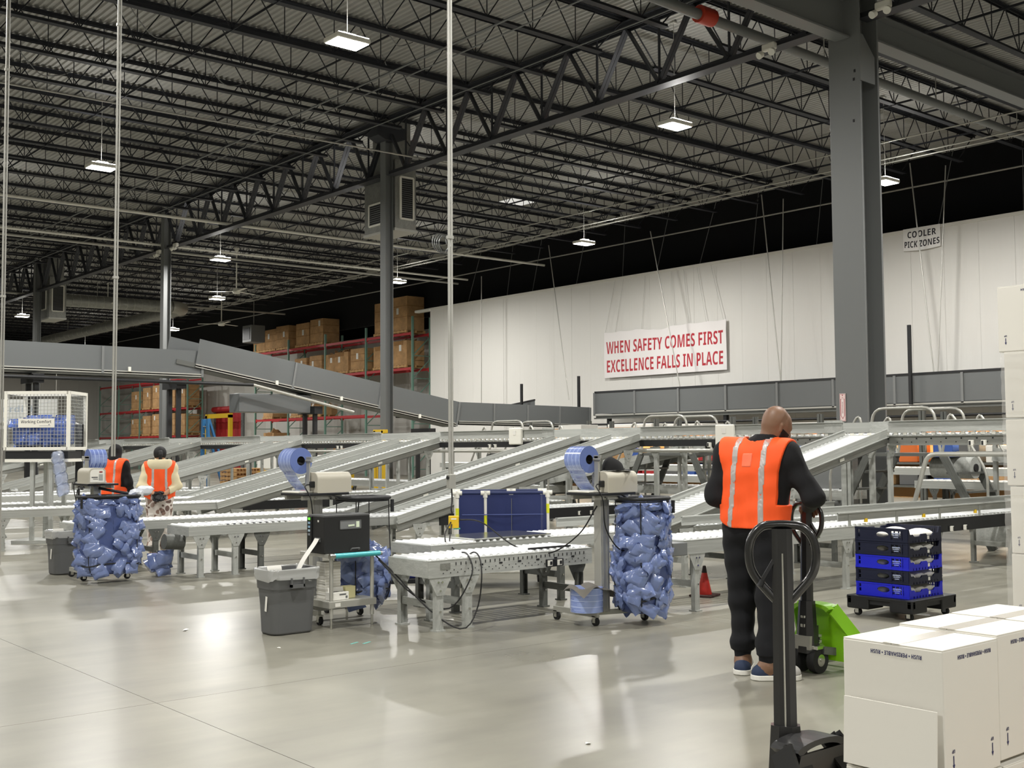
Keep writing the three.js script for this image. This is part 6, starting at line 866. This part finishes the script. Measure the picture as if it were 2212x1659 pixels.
// ---------------------------------------------------------------- pallet jacks
function jack(label, x, z, col, hy, tilt, o = {}) { // forks run along +z; hy turns the handle, tilt leans it
  const t = thing('pallet_jack', label, 'pallet jack', [x, 0, z], o.turn || 0); const C = col;
  for (const s of [-1, 1]) { const f = part(t, 'fork', merge([rb(0.16, 0.012, 1.08, s * 0.19, 0.105, 0.83, 0.004), bx(0.006, 0.05, 1.06, s * 0.19 - 0.077, 0.08, 0.83), bx(0.006, 0.05, 1.06, s * 0.19 + 0.077, 0.08, 0.83), extr([[0.3, 0.055], [0.36, 0.11], [0.46, 0.11], [0.3, 0.055]].slice(0, 3), 0.15).rotateY(-Math.PI / 2).translate(s * 0.19 + 0.075, 0, 0)]), C); mesh('load_roller', cyl([s * 0.19 - 0.04, 0.04, 1.26], [s * 0.19 + 0.04, 0.04, 1.26], 0.04, 14), M.white, f); }
  // A-frame: two sloping side straps from the pump head down to the fork heels, a bowed top, a front plate
  for (const s of [-1, 1]) part(t, 'side_strap', merge([bar([s * 0.10, 0.43, 0.07], [s * 0.19, 0.12, 0.30], 0.1, 0.012, [1, 0, 0]), bar([s * 0.145, 0.42, 0.05], [s * 0.27, 0.08, 0.30], 0.012, 0.10, [1, 0, 0])]), C);
  part(t, 'top_bow', (() => { const p = []; for (let k = 0; k <= 10; k++) { const a = k / 10 * Math.PI; p.push([0.145 * Math.cos(a), 0.42 + 0.03 * Math.sin(a)]); } for (let k = 10; k >= 0; k--) { const a = k / 10 * Math.PI; p.push([0.12 * Math.cos(a), 0.40 + 0.03 * Math.sin(a)]); } return extr(p, 0.12).translate(0, 0, 0.0); })(), C);
  part(t, 'frame_plate', extr([[-0.13, 0.41], [0.13, 0.41], [0.27, 0.07], [-0.27, 0.07]], 0.012).translate(0, 0, 0.11), C); part(t, 'heel_plate', merge([bx(0.56, 0.07, 0.012, 0, 0.09, 0.305), bx(0.16, 0.012, 0.1, 0.19, 0.118, 0.29), bx(0.16, 0.012, 0.1, -0.19, 0.118, 0.29)]), C);
  part(t, 'rating_plate', rot(bx(0.05, 0.022, 0.003), -0.65, 0, 0).translate(-0.13, 0.33, 0.155), M.black); part(t, 'lift_link', merge([bar([-0.09, 0.15, 0], [-0.13, 0.1, 0.3], 0.03, 0.05), bar([0.09, 0.15, 0], [0.13, 0.1, 0.3], 0.03, 0.05)]), M.convDark);
  part(t, 'pump', merge([cyl([0, 0.13, -0.02], [0, 0.34, -0.02], 0.038, 16), cyl([0.0, 0.17, -0.06], [0, 0.3, -0.06], 0.026, 12), bx(0.12, 0.09, 0.13, 0, 0.20, -0.03), cyl([0, 0.34, -0.02], [0, 0.41, -0.02], 0.016, 10)]), o.pumpMat || M.alu); part(t, 'pump_cap', merge([cyl([0, 0.36, -0.06], [0, 0.375, -0.06], 0.03, 14), cyl([0, 0.30, -0.06], [0, 0.32, -0.06], 0.032, 14)]), M.chrome);
  part(t, 'axle_plate', merge([rb(0.2, 0.03, 0.09, 0, 0.17, -0.03, 0.008), cyl([-0.1, 0.09, -0.02], [0.1, 0.09, -0.02], 0.014, 10)]), M.chrome);
  for (const s of [-1, 1]) { const w = part(t, 'steer_wheel', cyl([s * 0.035, 0.085, -0.02], [s * 0.09, 0.085, -0.02], 0.085, 24), M.rubber); mesh('hub', cyl([s * 0.089, 0.085, -0.02], [s * 0.094, 0.085, -0.02], 0.04, 16), M.chrome, w); }
  // handle, built upright, leaned and turned about the pump
  const P = V3(0, 0.27, -0.04), q = new THREE.Matrix4().makeTranslation(P.x, P.y, P.z).multiply(new THREE.Matrix4().makeRotationY(hy)).multiply(new THREE.Matrix4().makeRotationX(tilt)), ap = g => g.applyMatrix4(q), H = o.H || 0.92, hm = o.handleMat || M.jackBlack;
  const ch = (w, d, h0, h1, w2 = w, d2 = d) => { const c = 0.28, pr = (a, b) => [[-a / 2, -b / 2 + b * c], [-a / 2 + a * c, -b / 2], [a / 2 - a * c, -b / 2], [a / 2, -b / 2 + b * c], [a / 2, b / 2 - b * c], [a / 2 - a * c, b / 2], [-a / 2 + a * c, b / 2], [-a / 2, b / 2 - b * c]]; const A = pr(w, d), B = pr(w2, d2), pos = [], idx = []; for (const [p, y] of [[A, h0], [B, h1]]) for (const v of p) pos.push(v[0], y, v[1]); for (let i = 0; i < 8; i++) { const j = (i + 1) % 8; idx.push(i, 8 + i, j, j, 8 + i, 8 + j); } for (let i = 1; i < 7; i++) { idx.push(0, i, i + 1); idx.push(8, 8 + i + 1, 8 + i); } let g = new THREE.BufferGeometry(); g.setAttribute('position', new THREE.Float32BufferAttribute(pos, 3)); g.setIndex(idx); g = g.toNonIndexed(); g.computeVertexNormals(); return boxUV(g); };
  part(t, 'handle_socket', ap(merge([ch(0.15, 0.11, -0.14, 0.20, 0.105, 0.08), bx(0.02, 0.12, 0.03, -0.055, -0.02, 0.02)])), hm); part(t, 'handle_pole', ap(ch(0.084, 0.06, 0.18, H - 0.01, 0.074, 0.05)), hm);
  part(t, 'warning_sticker', ap(rot(new THREE.CircleGeometry(0.019, 20), 0, 0, 0).translate(0.02, 0.105, 0.046).rotateX(0.0)), std(hex(0xe9c9c6), 0.5)); part(t, 'sticker_ring', ap(merge([new THREE.RingGeometry(0.015, 0.019, 20).translate(0.02, 0.105, 0.047), bx(0.004, 0.034, 0.0006, 0, 0, 0).rotateZ(0.75).translate(0.02, 0.105, 0.0473)])), M.red);
  part(t, 'pivot_bolt', ap(merge([cyl([-0.07, -0.09, 0.02], [-0.07, -0.09, 0.055], 0.017, 12), cyl([-0.07, -0.045, 0.03], [-0.07, -0.045, 0.05], 0.011, 10)])), M.chrome); part(t, 'pump_lever', ap(bar([-0.06, -0.06, 0.03], [0.02, -0.16, 0.04], 0.03, 0.014)), M.black);
  const lp = [[0, H - 0.30, 0.0], [-0.05, H - 0.25, 0], [-0.108, H - 0.175, 0], [-0.122, H - 0.105, 0], [-0.11, H - 0.045, 0], [-0.075, H - 0.005, 0], [-0.03, H + 0.004, 0], [0.03, H + 0.004, 0], [0.075, H - 0.005, 0], [0.11, H - 0.045, 0], [0.122, H - 0.105, 0], [0.108, H - 0.175, 0], [0.05, H - 0.25, 0], [0, H - 0.30, 0]];
  part(t, 'handle_loop', ap(tube(lp, 0.0165, 10, 90)), o.loopMat || M.blackGloss, 'glossy rounded handle loop'); part(t, 'release_lever', ap(merge([bar([-0.025, H - 0.115, 0.0], [-0.075, H - 0.20, 0.012], 0.024, 0.012, [0, 0, 1]), cyl([-0.075, H - 0.2, 0.012], [-0.085, H - 0.225, 0.016], 0.012, 8)])), M.black); part(t, 'chain', ap(cyl([0, H - 0.1, 0.026], [0, 0.2, 0.03], 0.004, 6)), M.chrome);
  return t;
}
const greenM = phys(hex(0x84c51c), 0.3, { clearcoat: 0.7, clearcoatRoughness: 0.15 });
jack('black pallet jack with a tall looped handle in front of the white carton pallet', 3.53, -2.60, M.jackBlack, -0.92, 0.0, { H: 0.93, pumpMat: M.blackGloss });
jack('bright green pallet jack whose handle the man is holding', 6.47, -4.62, greenM, 0.0, 0.02, { H: 0.84, turn: Math.PI / 2 });

// ---------------------------------------------------------------- crate dolly
{
  const x0 = 8.9, z0 = -5.345, W = 0.53, D = 0.52;
  const d = thing('crate_dolly', 'black plastic platform dolly with a bent chrome push handle', 'dolly', [x0 + W / 2, 0, z0 - D / 2]);
  const pl = 0.72, pd = 0.64; part(d, 'deck', rb(pl, 0.03, pd, 0.03, 0.165, 0, 0.006), M.black);
  for (const [sx, sz] of [[1, 1], [-1, 1], [1, -1], [-1, -1]]) part(d, 'corner_block', rb(0.24, 0.10, 0.22, 0.03 + sx * (pl / 2 - 0.12), 0.115, sz * (pd / 2 - 0.11), 0.012), M.black);
  part(d, 'edge_beam', merge([bx(pl, 0.055, 0.03, 0.03, 0.14, pd / 2 - 0.03), bx(pl, 0.055, 0.03, 0.03, 0.14, -pd / 2 + 0.03), bx(0.03, 0.055, pd, 0.03 + pl / 2 - 0.03, 0.14, 0), bx(0.03, 0.055, pd, 0.03 - pl / 2 + 0.03, 0.14, 0)]), M.black);
  for (const [a, b] of [[-0.26, 0.25], [0.32, 0.25], [-0.26, -0.25], [0.32, -0.25]]) castor(d, a, b, 0.033);
  part(d, 'push_handle', pipePoly([[0.40, 0.16, 0.06], [0.44, 0.30, 0.06], [0.56, 0.60, 0.06], [0.42, 0.66, -0.02], [0.36, 0.50, -0.1], [0.36, 0.17, -0.1]], 0.012, 8, 0.07), M.chrome); part(d, 'handle_clamp', rb(0.05, 0.03, 0.04, 0.45, 0.32, 0.06, 0.006), M.chrome);
  const crate = (label, y, m, dk) => {
    const h = 0.122, t = thing('plastic_crate', label, 'crate', [x0 + W / 2, y, z0 - D / 2]); const w = W, q = D, g = [], X = -w / 2, Z = q / 2;
    part(t, 'floor_grid', merge([bx(w - 0.02, 0.008, q - 0.02, 0, 0.006, 0), ...Array.from({ length: 9 }, (_, k) => bx(0.012, 0.018, 0.01, -w / 2 + 0.07 + k * 0.048, 0.012, q / 2 - 0.006))]), m);
    // long side facing -x: rim, base, stiffeners, oval hand hole, small window bars
    const side = (sx) => { const a = []; a.push(bx(0.012, 0.016, q, sx, h - 0.008, 0), bx(0.012, 0.022, q, sx, 0.011, 0)); const sh = new THREE.Shape([[-q / 2, 0.02], [q / 2, 0.02], [q / 2, h - 0.014], [-q / 2, h - 0.014]].map(v => new THREE.Vector2(...v))); const ov = new THREE.Path(); ov.absellipse(-0.01, 0.065, 0.06, 0.024, 0, Math.PI * 2); sh.holes.push(ov); for (let i = 0; i < 3; i++) for (let j = 0; j < 3; j++) { const z = -0.205 + i * 0.042, y_ = 0.032 + j * 0.024; sh.holes.push(new THREE.Path([[z, y_], [z + 0.03, y_], [z + 0.03, y_ + 0.018], [z, y_ + 0.018]].map(v => new THREE.Vector2(...v)))); } for (const [z, y_] of [[0.21, 0.035], [0.21, 0.072]]) sh.holes.push(new THREE.Path([[z, y_], [z + 0.018, y_], [z + 0.018, y_ + 0.028], [z, y_ + 0.028]].map(v => new THREE.Vector2(...v)))); a.push(new THREE.ExtrudeGeometry(sh, { depth: 0.004, bevelEnabled: false, curveSegments: 10 }).rotateY(Math.PI / 2).translate(sx - 0.002, 0, 0)); for (const z of [-q / 2 + 0.01, -0.24 + 0.0, 0.09, 0.195, q / 2 - 0.01]) a.push(bx(0.014, h, 0.012, sx, h / 2, z > 0.25 || z < -0.245 ? z : z)); return merge(a); };
    part(t, 'side_wall', side(X), m); part(t, 'side_wall', side(-X), m);
    // low open end facing +z with a notched edge
    const en = (z, low) => { const p = [[-w / 2, 0.0], [w / 2, 0.0], [w / 2, h], [w / 2 - 0.03, h], [w / 2 - 0.05, low + 0.02], [0.14, low + 0.02], [0.12, low], [0.04, low], [0.02, low + 0.02], [-0.06, low + 0.02], [-0.08, low], [-0.17, low], [-0.19, low + 0.02], [-w / 2 + 0.03, low + 0.02], [-w / 2 + 0.012, h], [-w / 2, h]]; return extr(p, 0.01).translate(0, 0, z - 0.005); };
    part(t, 'end_wall', en(Z - 0.006, 0.052), m); part(t, 'end_wall', en(-Z + 0.006, 0.09), m);
    part(t, 'text_print', merge([0, 1, 2].map(i => bx(0.001, i ? 0.008 : 0.011, [0.075, 0.062, 0.045][i], X - 0.0065, 0.078 - i * 0.016, 0.145))), dk ? std(hex(0x9aa4c0), 0.6) : std(hex(0x7f8cf0), 0.6));
    part(t, 'sticker', bx(0.03, 0.028, 0.002, 0.05, 0.036, Z + 0.001), M.white);
    const c = thing('bagged_goods', 'white bagged goods lying in the ' + label.replace('plastic ', ''), 'bags', [x0 + W / 2, y + 0.012, z0 - D / 2]); const cl2 = new THREE.SphereGeometry(1, 14, 8); for (let k = 0; k < 6; k++) part(c, 'bag', cl2.clone().scale(0.085, 0.04 + 0.012 * rnd(), 0.12).translate(-0.15 + (k % 3) * 0.155, 0.045, -0.12 + Math.floor(k / 3) * 0.24), M.white);
    return t;
  };
  const blue = std(hex(0x1a22c8), 0.4), navy = std(hex(0x0f1530), 0.45); const names = ['bright blue plastic crate at the very bottom of the stack', 'navy plastic crate second from the bottom of the stack', 'bright blue plastic crate in the middle of the stack', 'navy plastic crate second from the top of the stack', 'navy plastic crate topmost of the stack'];
  [blue, navy, blue, navy, navy].forEach((m, i) => crate(names[i], 0.182 + i * 0.1185, m, m === navy));
}

// ---------------------------------------------------------------- white cartons, upside down
{
  const bg = '#ded8cd'; const ink = '#2d2f5e';
  const rush = canvasTex(512, 40, (c, w, h) => { c.clearRect(0, 0, w, h); c.save(); c.translate(w, h); c.rotate(Math.PI); c.fillStyle = ink; c.font = 'bold 33px sans-serif'; c.fillText('RUSH \u2022 PERISHABLE \u2022 RUSH', 6, 31, 500); c.restore(); });
  const up = canvasTex(64, 192, (c, w, h) => { c.clearRect(0, 0, w, h); c.save(); c.translate(w, h); c.rotate(Math.PI); c.fillStyle = ink; c.beginPath(); c.moveTo(32, 4); c.lineTo(52, 46); c.lineTo(12, 46); c.fill(); c.fillRect(25, 40, 14, 84); c.font = 'bold 44px sans-serif'; c.textAlign = 'center'; c.fillText('UP', 32, 178, 56); c.restore(); });
  const mr = std(0xffffff, 0.75, 0, { map: rush, transparent: true, alphaTest: 0.35 }), mu = std(0xffffff, 0.75, 0, { map: up, transparent: true, alphaTest: 0.35 });
  const tapeM = phys(hex(0xd2ccc0), 0.18, { clearcoat: 0.8, clearcoatRoughness: 0.15 });
  const carton = (label, x, y, z, w, h, d, f = {}) => {
    const t = thing('shipping_carton', label, 'box', [x, y, z], f.turn || 0); // origin at the bottom centre
    part(t, 'box', rb(w, h - 0.004, d, 0, (h - 0.004) / 2, 0, 0.005, 2), M.carton);
    part(t, 'top_flap', merge([rb(w / 2 - 0.002, 0.005, d - 0.002, -w / 4, h - 0.003, 0, 0.002), rb(w / 2 - 0.002, 0.005, d - 0.002, w / 4, h - 0.003, 0, 0.002)].map(g => f.seamX ? g.rotateY(Math.PI / 2).scale(w / d, 1, d / w) : g)), M.carton);
    part(t, 'tape', f.seamX ? merge([bx(w + 0.001, 0.0008, 0.055, 0, h, 0), bx(0.0008, 0.06, 0.055, w / 2 + 0.0006, h - 0.03, 0)]) : merge([bx(0.055, 0.0008, d + 0.001, 0, h, 0), bx(0.055, 0.06, 0.0008, 0, h - 0.03, d / 2 + 0.0006)]), tapeM);
    const side = (ax) => { const g = new THREE.Group(); const L = ax === 'x' ? d : w; const P = (tex, pw, ph, u, v, nm) => { const m = part(t, nm, plane(pw, ph), tex); if (ax === 'x') { m.rotation.y = -Math.PI / 2; m.position.set(-w / 2 - 0.0012, v, u); } else m.position.set(u, v, d / 2 + 0.0012); }; if (!f.noText) P(mr, L * (ax === 'x' ? 0.62 : 0.74), 0.021, 0, h - 0.03, 'rush_print'); P(mu, 0.02, 0.062, L / 2 - 0.05, 0.07, 'arrow_print'); P(mu, 0.02, 0.062, -L / 2 + 0.045, 0.07, 'arrow_print'); };
    for (const a of f.sides || ['x', 'z']) side(a);
    if (f.flap) part(t, 'loose_flap', rot(rb(0.004, f.flap, d * 0.93, 0, -f.flap / 2 + 0.0, 0, 0.001), 0, 0, -0.05).translate(-w / 2 - 0.016, f.flap + 0.01, 0.0), M.carton, 'loose outer flap');
    return t;
  };
  const X = 3.085, Z = -1.753, h = 0.385;
  const pal = thing('pallet', 'wooden pallet under the printed white cartons', 'pallet', [3.65, 0.0, -1.55]); for (const x of [-0.52, -0.26, 0, 0.26, 0.52]) part(pal, 'deck_board', bx(0.14, 0.02, 1.1, x, 0.124, 0.0), M.wood); for (const z of [-0.5, 0, 0.5]) part(pal, 'stringer', bx(1.18, 0.1, 0.09, 0, 0.062, z), M.wood);
  carton('white carton at the corner of the pallet, printed upside down, with a loose flap', X + 0.161, 0.523, Z - 0.167, 0.32, h, 0.332, { flap: 0.20, seamX: true });
  carton('white carton second in the top row of the pallet', X + 0.161 + 0.327, 0.535, Z - 0.172, 0.32, h - 0.004, 0.335, { seamX: true });
  carton('white carton at the right end of the pallet top layer', X + 0.161 + 0.655, 0.533, Z - 0.172, 0.32, h, 0.335, { seamX: true });
  for (let k = 0; k < 3; k++) carton('white carton in the lower pallet layer under the ' + ['corner carton', 'second top carton', 'end carton'][k], X + 0.163 + k * 0.328, 0.136, Z - 0.165, 0.322, h, 0.335, { seamX: true });
  // tall wrapped stack on the right
  const sx = 6.474, tops = [2.42, 2.036, 1.645, 1.257, 0.871, 0.488], zf = [-3.276, -3.246, -3.247, -3.232, -3.235, -3.233];
  const pal2 = thing('pallet', 'wooden pallet under the tall wrapped carton stack', 'pallet', [7.02, 0, -2.72]); for (const x of [-0.48, -0.24, 0, 0.24, 0.48]) part(pal2, 'deck_board', bx(0.14, 0.02, 1.02, x, 0.092, 0), M.wood); for (const z of [-0.46, 0, 0.46]) part(pal2, 'stringer', bx(1.1, 0.08, 0.09, 0, 0.042, z), M.wood);
  const st = ['topmost', 'second from the top', 'third from the top', 'fourth from the top', 'fifth from the top', 'lowest'];
  tops.forEach((y, i) => { for (const k of [0, 1]) for (const m of [0, 1]) { if (m && i) continue; carton('white carton of the tall wrapped stack, ' + st[i] + ' layer, ' + (k ? 'camera side' : 'far side') + (m ? ', rear row' : ''), sx + 0.24 + m * 0.5, y - 0.385, zf[i] + 0.24 + k * 0.485, 0.48, 0.383, 0.48, { sides: ['x'], noText: i === 1 || i === 4 }); } });
  const wr = thing('stretch_wrap', 'clear shiny stretch wrap around the tall carton stack', 'wrap', [sx, 0, -3.28]); const wm = phys(hex(0xe9e7e2), 0.12, { transparent: true, opacity: 0.25, clearcoat: 1, clearcoatRoughness: 0.05 });
  const band = (y0, y1, n) => part(wr, 'wrap_band', grid(40, 14, (u, v) => [-0.012 - 0.006 * Math.sin(v * 26 + u * 3) - 0.004 * Math.sin(v * 60), y0 + (y1 - y0) * v + 0.01 * Math.sin(u * 9 + v * 4), 0.02 + u * 0.97]), wm); band(1.68, 2.05, 1); band(1.2, 1.68, 2); band(0.5, 1.2, 3);
}

scene.traverse(o => { if (o.isLight) o.castShadow = true; });
renderer.render(scene, camera);
